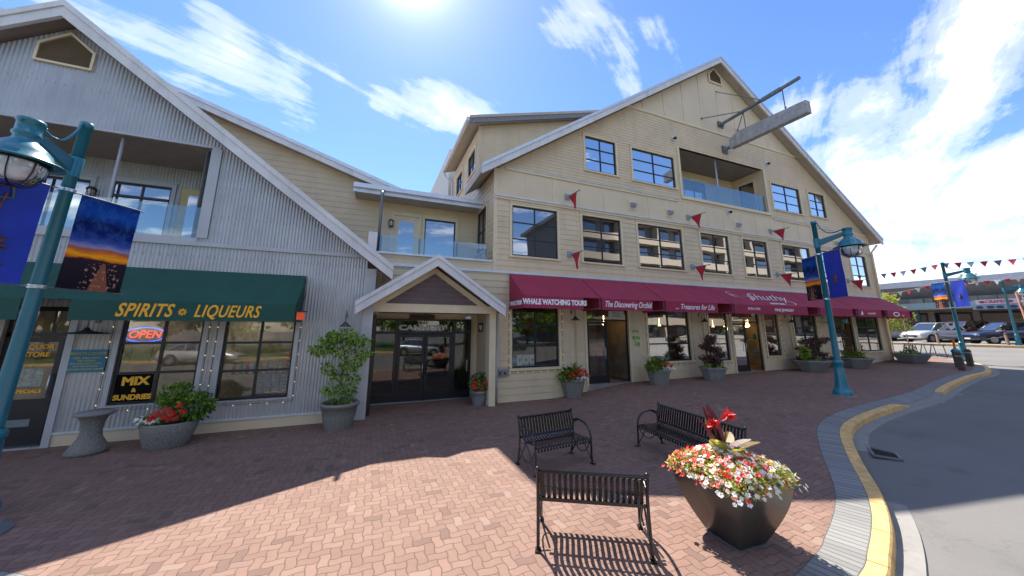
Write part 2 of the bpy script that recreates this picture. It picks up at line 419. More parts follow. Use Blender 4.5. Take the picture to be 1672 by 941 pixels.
# pavers: interlocking wavy-edged bricks laid herringbone
def paver_mat():
    m, nt, b = newmat('red_interlocking_pavers')
    px, py, pz = sep(nt, pos(nt)); s = 1/.106
    a, bb = px*s, py*s
    w = .085
    ax = a + (bb*(PI)).sin()*w; ay = bb + (a*(PI)).sin()*w
    i, j = ax.floor(), ay.floor(); fx, fy = ax-i, ay-j
    k = (i-j)/4.0; k = (k-k.floor())*4.0; k = (k+.25).floor()
    is0, is1, is2, is3 = [(k-float(q)).op('ABSOLUTE').lt(.5) for q in range(4)]
    BIG = 9.0
    dl = fx+is1*BIG; dr = (const(nt, 1.0)-fx)+is0*BIG
    db = fy+is2*BIG; dt = (const(nt, 1.0)-fy)+is3*BIG
    d = dl.mn(dr).mn(db).mn(dt)
    # faceted joint: sharp in the gap
    idx = i-is1; idy = j-is2
    wn = nt.nodes.new('ShaderNodeTexWhiteNoise'); wn.noise_dimensions = '3D'; nt.links.new(comb(nt, idx, idy, is2+is3), wn.inputs[0])
    r = X(nt, wn.outputs[0])
    P = pos(nt); big = noise(nt, P, .45, 4); fine = noise(nt, P, 130, 2); med = noise(nt, P, 9, 3)
    t = r*.24+big*.40+fine*.44+med*.24+.03
    c = ramp(nt, t, [(.35, (.155, .088, .070)), (.7, (.215, .128, .098)), (1.05, (.275, .172, .136))])
    jt = d.op('SMOOTH_MIN', .2, .05) if False else d
    mask = ramp(nt, d, [(.015, (0, 0, 0)), (.06, (1, 1, 1))])
    ms = nt.nodes.new('ShaderNodeSeparateColor'); nt.links.new(mask, ms.inputs[0]); mk = X(nt, ms.outputs[0])
    c = mixc(nt, mk, (.085, .052, .040), c)
    # stains
    st = noise(nt, P, .9, 5, .7); stc = ramp(nt, st, [(.56, (0, 0, 0)), (.78, (.5, .5, .5))])
    s2 = nt.nodes.new('ShaderNodeSeparateColor'); nt.links.new(stc, s2.inputs[0])
    c = mixc(nt, X(nt, s2.outputs[0]), c, (.125, .08, .066))
    vg = nt.nodes.new('ShaderNodeTexVoronoi'); vg.inputs['Scale'].default_value = 1.6; nt.links.new(P, vg.inputs['Vector'])
    gum = X(nt, vg.outputs['Distance']).lt(.035)*r.gt(.25); c = mixc(nt, gum*.7, c, (.10, .085, .08))
    c = mixc(nt, (r*7.31).fract().gt(.98)*.4, c, (.30, .22, .18)); c = mixc(nt, (r*3.77).fract().gt(.96)*.5, c, (.10, .06, .05))
    sn = ramp(nt, noise(nt, P, .6, 5, .7), [(.52, (0, 0, 0)), (.66, (.45, .45, .45))]); s3 = nt.nodes.new('ShaderNodeSeparateColor'); nt.links.new(sn, s3.inputs[0])
    c = mixc(nt, X(nt, s3.outputs[0])*(const(nt, 1.0)-mk), c, (.22, .175, .14))
    nt.links.new(c, b.inputs['Base Color']); b.inputs['Roughness'].default_value = .82; b.inputs['Specular IOR Level'].default_value = .35
    hgt = d.mn(.11)*6.0 + fine*.12 + r*.06
    bump(nt, b, hgt, .55, .012); return m
PAVER = paver_mat()
def soldier_mat():
    """grey rectangular pavers laid across the border strip (uses uv: u along, v across)"""
    m, nt, b = newmat('grey_border_pavers')
    uv = nt.nodes.new('ShaderNodeUVMap'); uv.uv_map = 'UVMap'
    U, V, _ = sep(nt, uv.outputs[0])
    u_ = U/.105; i = u_.floor(); f = u_-i
    d = f.mn(const(nt, 1.0)-f)*.105
    v_ = V/.362; j = v_.floor(); fv = v_-j; dv = fv.mn(const(nt, 1.0)-fv)*.225; d = d.mn(dv)
    wn = nt.nodes.new('ShaderNodeTexWhiteNoise'); nt.links.new(comb(nt, i, j), wn.inputs[0]); r = X(nt, wn.outputs[0])
    fine = noise(nt, pos(nt), 120, 2)
    c = ramp(nt, r*.6+fine*.4, [(.1, (.165, .165, .16)), (.9, (.25, .245, .235))])
    mask = ramp(nt, d, [(.003, (0, 0, 0)), (.009, (1, 1, 1))]); ms = nt.nodes.new('ShaderNodeSeparateColor'); nt.links.new(mask, ms.inputs[0])
    c = mixc(nt, X(nt, ms.outputs[0]), (.06, .055, .05), c)
    nt.links.new(c, b.inputs['Base Color']); b.inputs['Roughness'].default_value = .85
    bump(nt, b, d.mn(.012)*60.0+fine*.1, .5, .01); return m
SOLD = soldier_mat()
def asphalt_mat():
    m, nt, b = newmat('worn_grey_asphalt'); P = pos(nt)
    f = noise(nt, P, 170, 2, .7); g = noise(nt, P, .35, 5, .6); q = noise(nt, P, 45, 2)
    vor = nt.nodes.new('ShaderNodeTexVoronoi'); vor.inputs['Scale'].default_value = 90; nt.links.new(P, vor.inputs['Vector'])
    spk = X(nt, vor.outputs['Distance'])
    c = ramp(nt, f*.45+g*.5+q*.15, [(.35, (.125, .122, .118)), (.75, (.20, .192, .182))])
    sp = ramp(nt, spk, [(.12, (1, 1, 1)), (.2, (0, 0, 0))]); s2 = nt.nodes.new('ShaderNodeSeparateColor'); nt.links.new(sp, s2.inputs[0])
    c = mixc(nt, X(nt, s2.outputs[0])*.35, c, (.30, .29, .27))
    cr_ = nt.nodes.new('ShaderNodeTexVoronoi'); cr_.feature = 'DISTANCE_TO_EDGE'; cr_.inputs['Scale'].default_value = .33
    wv = nt.nodes.new('ShaderNodeVectorMath'); wv.operation = 'ADD'; nz = nt.nodes.new('ShaderNodeTexNoise'); nz.inputs['Scale'].default_value = 1.3; nz.inputs['Detail'].default_value = 6
    nt.links.new(P, nz.inputs['Vector']); nt.links.new(P, wv.inputs[0]); nt.links.new(nz.outputs['Color'], wv.inputs[1]); nt.links.new(wv.outputs[0], cr_.inputs['Vector'])
    ck = X(nt, cr_.outputs['Distance']).lt(.0022)*noise(nt, P, .5, 2).gt(.50)
    c = mixc(nt, ck*.16, c, (.06, .06, .06))
    ol = ramp(nt, noise(nt, P, .8, 4, .6), [(.60, (0, 0, 0)), (.70, (.55, .55, .55))]); so = nt.nodes.new('ShaderNodeSeparateColor'); nt.links.new(ol, so.inputs[0])
    c = mixc(nt, X(nt, so.outputs[0]), c, (.105, .102, .10))
    nt.links.new(c, b.inputs['Base Color']); b.inputs['Roughness'].default_value = .88; b.inputs['Specular IOR Level'].default_value = .3
    bump(nt, b, f+q*.5, .6, .006); return m
ASPH = asphalt_mat()

# ================================================================== GROUND
CP = [(-16, 8.2), (-12, 7.9), (-9, 7.2), (-6.5, 6.6), (-5, 6.1), (-3.6, 5.4), (-2.9, 4.95), (-1.2, 3.75), (.4, 2.8), (2.0, 2.25), (3.4, 2.13), (4.74, 2.34), (5.30, 2.51), (5.98, 2.75), (6.55, 2.99), (7.13, 3.30), (7.99, 3.84), (8.82, 4.31), (9.43, 4.58), (10.21, 4.81), (11.55, 5.08), (13.5, 5.30), (15, 5.41), (17.04, 5.65), (19.66, 6.14), (24.0, 6.85), (26.6, 7.10), (28.08, 7.36), (29.4, 7.80), (30.6, 8.50), (32.1, 9.7), (34.4, 12.1), (37.3, 15.6), (41, 20.5), (50, 32)]
def catmull(P, n=8):
    out = []
    for k in range(len(P)-1):
        p0, p1, p2, p3 = (Vector(P[max(0, min(len(P)-1, k+q))]) for q in (-1, 0, 1, 2))
        for j in range(n):
            t = j/n
            out.append(.5*((2*p1)+(p2-p0)*t+(2*p0-5*p1+4*p2-p3)*t*t+(3*p1-p0-3*p2+p3)*t**3))
    out.append(Vector(P[-1])); return out
CURVE = catmull(CP)
NRM = []
for k in range(len(CURVE)):
    t = (CURVE[min(k+1, len(CURVE)-1)]-CURVE[max(k-1, 0)]).normalized(); NRM.append(Vector((t.y, -t.x)))   # towards the road
def kerb_h(x):      # kerb height above the road: dropped for the ramp
    return .015+.125*(1-sm((x-13.3)/1.3)*(1-sm((x-16.6)/1.2)))
def off(k, d): return CURVE[k]+NRM[k]*d
def edge(d0, z0, d1, z1, mb, m=0, uv=None, k0=0, k1=None):
    for k in range(k0, (k1 or len(CURVE)-1)):
        a, b = off(k, d0), off(k, d1); c, d = off(k+1, d1), off(k+1, d0)
        mb.face([(a.x, a.y, z0(k)), (b.x, b.y, z1(k)), (c.x, c.y, z1(k+1)), (d.x, d.y, z0(k+1))], m)
gzc = lambda k: gz(CURVE[k].x)
kh = lambda k: gzc(k)-.14+kerb_h(CURVE[k].x)
BW = .36
mb = MB()       # brick plaza
for k in range(len(CURVE)-1):
    a, b = off(k, -BW), off(k+1, -BW); za, zb_ = gzc(k), gzc(k+1)
    mb.face([(a.x, a.y, za), (b.x, b.y, zb_), (b.x, 60, zb_), (a.x, 60, za)])
mb.build('plaza_paving', PAVER, kind='structure')
mb = MB(); edge(-BW, lambda k: gzc(k), 0, kh, mb)
bd = mb.build('border_paving', SOLD, kind='structure')
uvl = bd.data.uv_layers.new(name='UVMap'); s_ = 0
for k in range(len(CURVE)-1):
    L = (CURVE[k+1]-CURVE[k]).length
    for q, (a, b) in enumerate(((s_, 0), (s_, BW), (s_+L, BW), (s_+L, 0))): uvl.data[k*4+q].uv = (a, b)
    s_ += L
mb = MB()       # kerb: yellow paint on the raised lengths, bare concrete at the ramp
for k in range(len(CURVE)-1):
    x = CURVE[k].x; m = 1 if 14.0 < x < 17.3 else 0
    edge(0, kh, .15, lambda q: kh(q)+.002, mb, m, None, k, k+1)
    edge(.15, lambda q: kh(q)+.002, .17, lambda q: kh(q)-.018 if kerb_h(CURVE[q].x) > .03 else kh(q)-.004, mb, m, None, k, k+1)
    edge(.17, lambda q: kh(q)-.018 if kerb_h(CURVE[q].x) > .03 else kh(q)-.004, .185, lambda q: gzc(q)-.142, mb, m, None, k, k+1)
mb.build('kerb', [YELLOW, CONC], kind='structure')
mb = MB()
for k in range(4, len(CURVE)-2, 11):
    d_ = (CURVE[k+1]-CURVE[k]).normalized()*.004; q = [off(k, 0), off(k, .186)]
    zt = kh(k)+.004
    mb.face([(q[0].x-d_.x, q[0].y-d_.y, zt), (q[1].x-d_.x, q[1].y-d_.y, zt), (q[1].x+d_.x, q[1].y+d_.y, zt), (q[0].x+d_.x, q[0].y+d_.y, zt)])
    mb.face([(q[1].x-d_.x, q[1].y-d_.y, zt), (q[1].x+d_.x, q[1].y+d_.y, zt), (q[1].x+d_.x, q[1].y+d_.y, zt-.14), (q[1].x-d_.x, q[1].y-d_.y, zt-.14)])
mb.build('kerb_joints', mat('dirt_filled_joint', (.06, .05, .035), .9), kind='structure')
mb = MB(); edge(.18, lambda k: gzc(k)-.130, .40, lambda k: gzc(k)-.118, mb); edge(.40, lambda k: gzc(k)-.118, .415, lambda k: gzc(k)-.16, mb); mb.build('gutter', CONC, kind='structure')
mb = MB()
xs = [-400, -60, -16] + list(np.arange(-10, 5, 1.0)) + list(np.arange(5, 21, .2)) + list(np.arange(21, 58, 1.0)) + [120, 300, 900]
for a, b in zip(xs, xs[1:]):
    a, b = float(a), float(b); ys = [-400, -40, 0, 5, 12, 30, 80, 600]
    for c, d in zip(ys, ys[1:]):
        mb.face([(a, c, gz(a)-.14), (b, c, gz(b)-.14), (b, d, gz(b)-.14), (a, d, gz(a)-.14)])
mb.build('road', ASPH, kind='structure', weld=True)
# painted line and drain grate in the road
mb = MB()
def road_quad(mb, pts, dz, m=0): mb.face([(x, y, gz(x)-.14+dz) for x, y in pts], m)
road_quad(mb, [(15.69, 5.13), (17.9, 5.47), (18.15, 5.38), (18.12, 5.30), (17.9, 5.39), (15.75, 5.05)], .004); mb.build('road_marking', mat('worn_white_road_paint', (.42, .42, .41), .8, var=.3, vs=20), kind='structure')
g = empty('drain_grate', (8.95, 3.72, gz(8.95)-.14), 'rusty iron drain grate set in the gutter beside the yellow kerb', 'drain')
mb = MB()
gc, gR = Vector((8.95, 3.75)), Matrix.Rotation(math.radians(30), 3, 'Z')
def gb(x, y, w, d, z, h, mb): 
    p = gR @ Vector((x, y, 0)); mb.obox((gc.x+p.x, gc.y+p.y, gz(gc.x)-.150+z), (w, d, h), gR)
for (x, y, w, d) in ((0, .17, .62, .04), (0, -.17, .62, .04), (-.30, 0, .04, .34), (.30, 0, .04, .34)): gb(x, y, w, d, .012, .03, mb)
mb.build('frame', STEEL, g)
mb = MB(); gb(0, 0, .58, .32, -.0, .012, mb); mb.build('dark_pit_plate', mat('painted_pit_shade', (.006, .006, .006), .9), g)  # black plate painted as the shade inside the drain
mb = MB()
for q in range(9): gb(-.24+q*.06, 0, .018, .30, .012, .028, mb)
mb.build('bars', mat('rusty_iron', (.045, .035, .03), .8, .3, var=.4, vs=30), g)
mb = MB(); mb.prism([(-4.35, 6.95), (-4.0, 6.88), (-3.86, 6.70), (-3.84, 6.5), (-4.5, 6.35), (-4.8, 6.6)], lambda u, w, d: (u, w, d), .004, .012); mb.build('utility_cover', STEEL, label='flat grey metal cover set in the brick paving at the left edge', cat='cover')

# ================================================================== BEIGE BUILDING
FY = 11.2
MB_ = empty('market_building', (16.7, FY, 0), 'large beige lap-sided building with steep gable, crane beam and row of maroon awnings', 'building')
def rooftop(u): return 17.13-.667*abs(u-16.75)
RT = lambda u: rooftop(u)-.30
F = front(FY)
W2 = [(4.57, 6.47, 2, 3), (7.63, 9.54, 2, 3), (10.48, 13.06, 2, 3), (14.27, 16.19, 2, 3), (17.26, 19.14, 2, 3), (20.40, 22.92, 2, 3), (23.85, 25.70, 2, 3), (27.02, 28.80, 2, 3)]
W3 = [(7.93, 9.52, 2, 3, 8.99, 10.56), (10.45, 13.0, 2, 3, 8.97, 10.54), (20.33, 22.87, 2, 3, 8.97, 10.51), (23.78, 25.37, 2, 3, 9.04, 10.52)]
SH = [(4.57, 6.42, 1.07, 3.25), (7.64, 9.63, .37, 3.2), (10.65, 12.98, 1.08, 3.2), (14.22, 15.42, 1.0, 3.2), (15.74, 17.70, .45, 3.2), (18.09, 19.16, 1.13, 3.2), (20.42, 22.40, .98, 3.2), (23.88, 25.95, .50, 3.2), (26.32, 28.82, 1.15, 3.2)]
REC = (13.42, 19.75, 8.66, 11.2)
PORCH = (.12, 3.72, -.2, 2.90)
mb = MB()
wall(mb, F, .05, 29.6, -.12, lambda u: 4.33, [PORCH]+SH, 'lap', .225, .019)
wall(mb, F, 3.85, 29.6, 4.40, lambda u: 7.17, [(a, b, 5.02, 6.93) for a, b, _, _ in W2], 'lap', .205, .014, z_off=4.40)
wall(mb, F, .05, 3.85, 4.40, lambda u: 4.70, [], 'lap', .205, .014, z_off=4.40, reveal=0)
wall(mb, F, 3.85, 29.6, 8.37, lambda u: min(12.66, RT(u)), [REC]+[(a, b, c, d) for a, b, _, _, c, d in W3], 'lap', .135, .015, kinks=[16.75, 10.1, 23.4], reveal=.12)
mb.build('wall_siding', BEIGE, MB_)
mb = MB(); rj = random.Random(3)
for (z0, z1, st_, pr_j, hs_) in ((0, 4.3, .225, .019, [PORCH]+SH), (4.40, 7.1, .205, .014, [(a-.1, b+.1, 5.0, 7.1) for a, b, _, _ in W2]), (8.42, 12.5, .135, .015, [REC]+[(a-.1, b+.1, c-.1, d+.1) for a, b, _, _, c, d in W3])):
    k = 0
    while z0+(k+1)*st_ < z1:
        z = z0+k*st_; u = 4.2+rj.random()*3.6
        while u < 29:
            if RT(u) > z+st_+.1 and z > gz(u)+.05 and not any(a-.02 < u < b+.02 and c-st_ < z < d for a, b, c, d in hs_): mb.prism([(u, z+.002), (u+.006, z+.002), (u+.006, z+st_-.004), (u, z+st_-.004)], lambda p, w, d: (p, FY-d-pr_j*(1-(w-z)/st_), w), .0004, .0012)
            u += 3.66
        k += 1
mb.build('board_joints', mat('darker_caulk_line', (.36, .28, .18), .8), MB_)
mb = MB()
wall(mb, F, 3.85, 29.6, 7.17, lambda u: min(8.37, RT(u)), [], 'flat', kinks=[4.1, 29.4], reveal=0)
wall(mb, F, 9.0, 24.5, 12.66, RT, [], 'flat', kinks=[16.75], reveal=0)
mb.build('wall_panels', BEIGE2, MB_)
mb = MB()       # battens, corner boards, horizontal trim
for k in range(11): strip(mb, F, 3.9+2.44*k-.03, 3.9+2.44*k+.03, 7.24, 8.33, .001, .022)
for k in range(10): strip(mb, F, 5.12+2.44*k-.008, 5.12+2.44*k+.008, 7.24, 8.33, .001, .012)
for u in (11.35, 12.72, 14.05, 15.35, 16.65, 17.95, 19.25, 20.55, 21.85): strip(mb, F, u-.03, u+.03, 12.72, RT(u), .001, .025)
strip(mb, F, 3.84, 3.98, 4.42, 8.3, .003, .026); strip(mb, F, 29.46, 29.61, .3, 8.2, .003, .026); strip(mb, F, .06, .22, 2.8, 4.3, .017, .03)
strip(mb, F, 3.86, 29.6, 7.11, 7.20, .016, .06); strip(mb, F, 4.3, 13.02, 8.30, 8.40, .002, .05); strip(mb, F, 13.3, 19.95, 8.50, 8.64, .018, .07); strip(mb, F, 20.1, 29.4, 8.30, 8.40, .002, .05)
strip(mb, F, 10.2, 23.3, 12.60, 12.72, .012, .05)
for a, b in ((13.28, 13.42), (19.75, 19.87)): strip(mb, F, a, b, 8.64, 11.2, .012, .045)
mb.build('trim_boards', TRIMB, MB_)
mb = MB()
strip(mb, F, .05, 29.6, 4.33, 4.41, .0, .055); strip(mb, F, 3.88, 29.62, 7.20, 7.245, .0, .10); strip(mb, F, 4.3, 13.04, 8.40, 8.43, .0, .08); strip(mb, F, 20.1, 29.4, 8.40, 8.43, 0, .08)
mb.build('white_flashing', FLASH, MB_)
# roof
def gable_slab(mb, P, y0, y1, th, m_top=0, m_sof=1):
    lo = [(u, w-th) for u, w in P]
    for k in range(len(P)-1):
        a, b = P[k], P[k+1]; c, d = lo[k+1], lo[k]
        mb.face([(a[0], y0, a[1]), (b[0], y0, b[1]), (b[0], y1, b[1]), (a[0], y1, a[1])], m_top)
        mb.face([(d[0], y0, d[1]), (c[0], y0, c[1]), (c[0], y1, c[1]), (d[0], y1, d[1])], m_sof)
        for y in (y0, y1): mb.face([(a[0], y, a[1]), (b[0], y, b[1]), (c[0], y, c[1]), (d[0], y, d[1])], m_sof)
    for k in (0, len(P)-1):
        a, b = P[k], lo[k]; mb.face([(a[0], y0, a[1]), (a[0], y1, a[1]), (b[0], y1, b[1]), (b[0], y0, b[1])], m_sof)
def barge(mb, P, y0, y1, h, cap=.1, m=0, mc=1):
    for k in range(len(P)-1):
        a, b = P[k], P[k+1]
        mb.prism([(a[0], a[1]), (b[0], b[1]), (b[0], b[1]-h), (a[0], a[1]-h)], lambda u, w, d: (u, d, w), y0, y1, m)
        mb.prism([(a[0], a[1]+.03), (b[0], b[1]+.03), (b[0], b[1]-cap), (a[0], a[1]-cap)], lambda u, w, d: (u, d, w), y0-.035, y0-.002, mc)
PR = [(3.25, 8.12), (16.75, 17.13), (30.25, 8.12)]
mb = MB(); gable_slab(mb, PR, 10.79, 13.2, .26); gable_slab(mb, [(3.95, rooftop(3.95)), (16.75, 17.13), (30.25, 8.12)], 13.2, 34, .26)
rf = mb.build('roof', [ROOF, SOFFITL], MB_)
mb = MB(); barge(mb, PR, 10.71, 10.785, .36); mb.build('bargeboard', [WHITE, FLASH], rf)
# side walls
L = left(3.85)
mb = MB()
wall(mb, L, 11.2, 19.0, 0, lambda u: 8.2, [(12.0, 13.25, 5.35, 7.1)], 'lap', .205, .014)
wall(mb, L, 13.4, 18.4, 8.2, lambda u: 11.2, [(13.8, 15.05, 9.4, 10.5), (16.2, 17.5, 9.4, 10.5)], 'lap', .135, .011)
wall(mb, right(29.6), 11.2, 34, -.2, lambda u: 8.1, [], 'lap', .205, .014, reveal=0)
mb.build('side_wall', BEIGE, MB_)
mb = MB()
wall(mb, front(13.4), 3.85, 13.3, 8.2, lambda u: 11.43+.303*(u-3.32)-.25, [], 'lap', .135, .011)
strip(mb, front(13.4), 3.84, 3.98, 8.3, 11.3, .012, .03)
dm = mb.build('dormer_wall', BEIGE, MB_)
mb = MB(); PD = [(3.32, 11.43), (13.3, 14.45)]; gable_slab(mb, PD, 13.06, 18.4, .22); barge(mb, PD, 12.98, 13.055, .32)
# gutter along the dormer eave
mb.box(3.20, 3.32, 13.0, 18.4, 11.22, 11.40, 2)
mb.build('dormer_roof', [ROOF, SOFFITL, WHITE], MB_)
mb = MB(); mb.tube([(3.25, 18.3, 11.2), (3.4, 18.35, 10.9), (3.78, 18.4, 10.6), (3.78, 18.4, 7.0)], .045); mb.build('downpipe', FLASH, MB_)
mb = MB(); mb.box(3.75, 14, 19.4, 28, 0, 13.3); mb.build('rear_block', mat('pale_cream_render', (.62, .58, .50), .8, var=.05), MB_)
mb = MB(); mb.box(3.9, 29.5, 33.9, 34, 0, 8); mb.face([(3.9, 33.9, 8), (29.6, 33.9, 8), (16.75, 33.9, 17)]); mb.build('rear_wall', BEIGE, MB_)

def window(parent, fn, a, b, c, d, nc, nr, glass, casing=TRIMB, dep=-.05, bw=.05, mw=.04, cs=.10, sill=True, colsplit=None, head=True):
    mb = MB(); d0, d1 = dep-.03, dep+.03
    for (u0, u1, w0, w1) in ((a, a+bw, c, d), (b-bw, b, c, d), (a+bw, b-bw, c, c+bw), (a+bw, b-bw, d-bw, d)): strip(mb, fn, u0, u1, w0, w1, d0, d1)
    cols = colsplit or [k/nc for k in range(1, nc)]
    xs_ = [a+(b-a)*t for t in cols]
    for x in xs_: strip(mb, fn, x-mw/2, x+mw/2, c+bw, d-bw, d0+.004, d1-.002)
    ed = [a+bw]+xs_+[b-bw]
    for k in range(1, nr):
        z = c+(d-c)*k/nr
        strip(mb, fn, a+bw, b-bw, z-mw/2, z+mw/2, d0+.008, d1-.006)
    w = mb.build('window', FRAME, parent)
    mb = MB(); strip(mb, fn, a+bw*.5, b-bw*.5, c+bw*.5, d-bw*.5, dep-.008, dep-.002); mb.build('pane', glass, w)
    if casing:
        mb = MB()
        strip(mb, fn, a-cs, a-.001, c-.02, d+cs, .018, .04); strip(mb, fn, b+.001, b+cs, c-.02, d+cs, .018, .04)
        strip(mb, fn, a-.001, b+.001, d+.001, d+cs, .018, .042)
        if head: strip(mb, fn, a-cs-.02, b+cs+.02, d+cs, d+cs+.035, .018, .065)
        if sill: strip(mb, fn, a-cs-.02, b+cs+.02, c-.08, c-.021, .018, .075)
        mb.build('casing', casing, w)
    return w
for a, b, nc, nr in W2: window(MB_, F, a, b, 5.02, 6.93, nc, nr, GLUP)
for a, b, nc, nr, c, d in W3: window(MB_, F, a, b, c, d, nc, nr, GLUP)
window(MB_, L, 12.0, 13.25, 5.35, 7.1, 2, 2, GLUP)
window(MB_, L, 13.8, 15.05, 9.4, 10.5, 2, 2, GLUP); window(MB_, L, 16.2, 17.5, 9.4, 10.5, 2, 2, GLUP)
# attic vent (five sided)
def pent(parent, fn, uc, w, c, eave, apex, m_f, m_s, nsl=11, fwid=.09, name='attic_vent'):
    P = [(uc-w, c), (uc+w, c), (uc+w, eave), (uc, apex), (uc-w, eave)]
    mb = MB()
    Q = [(uc-w+fwid, c+fwid), (uc+w-fwid, c+fwid), (uc+w-fwid, eave-.03), (uc, apex-fwid*1.2), (uc-w+fwid, eave-.03)]
    for k in range(5):
        a, b, c2, d2 = P[k], P[(k+1) % 5], Q[(k+1) % 5], Q[k]
        mb.prism([a, b, c2, d2], fn, .02, .07)
    o = mb.build(name, m_f, parent)
    mb = MB(); H = apex-fwid*1.2-(c+fwid)
    sl = (apex-fwid*1.2-(eave-.03))/(w-fwid)
    for k in range(nsl):
        z = c+fwid+H*(k+.5)/nsl
        hw = min(w-fwid, (apex-fwid*1.2-z)/sl)
        if hw < .03: continue
        zz_ = H/nsl
        mb.face([fn(uc-hw, z-zz_*.5, .065), fn(uc+hw, z-zz_*.5, .065), fn(uc+hw, z+zz_*.45, .032), fn(uc-hw, z+zz_*.45, .032)])
    mb.prism(Q, fn, .0, .028, 0)
    mb.build('louvres', m_s, o)
pent(MB_, F, 16.72, .52, 15.72, 16.25, 16.75, TRIMB, mat('brown_louvre', (.20, .14, .10), .7))
# third-floor balcony recess
a, b, c, d = REC
bk = MB(); wall(bk, front(13.0), a, b, c, lambda u: d, [(14.1, 15.0, 8.7, 10.7), (15.7, 17.4, 8.9, 10.7)], 'lap', .135, .011, reveal=.08)
wall(bk, right(a), 11.2, 13.0, c, lambda u: d, [], 'lap', .135, .011, reveal=0); wall(bk, left(b), 11.2, 13.0, c, lambda u: d, [(11.75, 12.6, 8.7, 10.7)], 'lap', .135, .011, reveal=.08)
rc = bk.build('balcony_recess', BEIGE, MB_)
mb = MB(); mb.box(a, b, 11.21, 13.0, d, d+.08); mb.build('balcony_ceiling', SOFFIT, MB_)
mb = MB(); mb.box(a, b, 11.21, 13.0, c-.1, c); mb.build('balcony_floor', CONC, MB_)
window(MB_, front(13.0), 15.7, 17.4, 8.9, 10.7, 2, 1, GLUP); window(MB_, front(13.0), 14.1, 15.0, 8.7, 10.7, 1, 1, GLUP); window(MB_, left(b), 11.75, 12.6, 8.7, 10.7, 1, 1, GLUP)
mb = MB(); mb.box(a+.02, b-.02, 11.26, 11.275, c+.04, c+.98); gd = mb.build('glass_guard', GLGD, MB_)
mb = MB(); 
for u in (14.9, 17.9, 19.2): mb = MB(); mb.box(u-.02, u+.02, 11.28, 11.32, c, c+1.0); mb.build('guard_post', STEEL, gd)
mb = MB(); mb.tube([(16.3, 11.45, c), (16.3, 11.45, d)], .04); mb.build('steel_post', FLASH, gd)

# ---- connecting wing with first-floor balcony
WG = empty('connecting_wing', (1.9, FY+.3, 0), 'low beige wing joining the two gabled buildings with a glass-fronted balcony above the entrance', 'building')
BY = 13.45
def wtop(u): return (7.66-.329*(u-.44)) if u < .44 else 7.45
mb = MB(); wall(mb, front(BY), -9, 3.85, 4.7, wtop, [(1.72, 2.96, 4.78, 6.72), (.55, 1.5, 4.78, 6.72)], 'lap', .205, .014, kinks=[.44], reveal=.08)
wall(mb, right(.05), 10.63, 12.6, 0, lambda u: 2.95, [], 'flat', reveal=0)
wall(mb, left(3.72), 11.2, 12.6, 0, lambda u: 2.95, [], 'lap', .225, .016, reveal=0)
mb.build('wall_siding', BEIGE, WG)
mb = MB(); mb.box(-.2, 3.85, 11.25, BY, 4.55, 4.70); mb.build('balcony_floor', CONC, WG)
mb = MB(); mb.box(-.12, 3.8, 11.13, 11.26, 4.70, 4.76); mb.build('balcony_edge', FLASH, WG)
mb = MB(); mb.box(-.25, .0, 11.0, 11.25, 4.72, 5.32); mb.build('parapet_block', WHITE, WG)
window(WG, front(BY), 1.72, 2.96, 4.78, 6.72, 1, 1, GLUP, sill=False)
mb = MB(); strip(mb, front(BY), .55, 1.5, 4.78, 6.72, -.05, -.01); dr = mb.build('balcony_door', TRIMB, WG)
mb = MB(); strip(mb, front(BY), .74, 1.31, 5.0, 6.5, -.009, -.004); mb.build('pane', GLUP, dr)
mb = MB(); strip(mb, front(BY), .45, .549, 4.75, 6.84, .018, .04); strip(mb, front(BY), 1.501, 1.6, 4.75, 6.84, .018, .04); strip(mb, front(BY), .549, 1.501, 6.721, 6.84, .018, .04); mb.build('casing', TRIMB, dr)
mb = MB(); mb.box(.08, 3.6, 11.22, 11.235, 4.78, 5.33); gd = mb.build('glass_guard', GLGD, WG)
mb = MB()
for u in (.12, 1.3, 2.55, 3.6): mb = MB(); mb.box(u-.025, u+.025, 11.24, 11.30, 4.7, 5.30); mb.build('guard_post', STEEL, gd)
mb = MB(); gable_slab(mb, [(-.86, 7.40), (3.84, 7.40)], 12.5, 12.6, .14)
mb.face([(-.86, 12.5, 7.44), (3.84, 12.5, 7.44), (3.84, 14.6, 8.15), (-.86, 14.6, 8.15)], 0); mb.box(-.86, 3.84, 12.55, BY, 7.18, 7.24, 1)
wr = mb.build('lean_to_roof', [ROOF, SOFFITL], WG)
mb = MB(); mb.box(-.9, 3.82, 12.38, 12.5, 7.26, 7.42); mb.box(-.9, 3.82, 12.50, 12.53, 7.12, 7.40); mb.build('gutter', FLASH, wr)
mb = MB(); mb.tube([(.07, 12.42, 7.27), (.07, 12.3, 7.1), (.05, 11.5, 6.85), (.05, 11.4, 6.7), (.05, 11.4, 4.72)], .045); mb.build('downpipe', STEEL, WG)
PW = [(-12, 11.82), (.9, 7.57)]
mb = MB(); gable_slab(mb, PW, 13.08, 24, .22); r2 = mb.build('gable_roof', [ROOF, SOFFITL], WG)
mb = MB(); barge(mb, PW, 13.0, 13.075, .30); mb.build('bargeboard', [WHITE, FLASH], r2)
mb = MB(); mb.box(-.6, -.35, 13.6, 13.85, 7.7, 8.12); mb.box(-.66, -.29, 13.54, 13.91, 8.12, 8.18); mb.build('vent_stack', FLASH, r2)

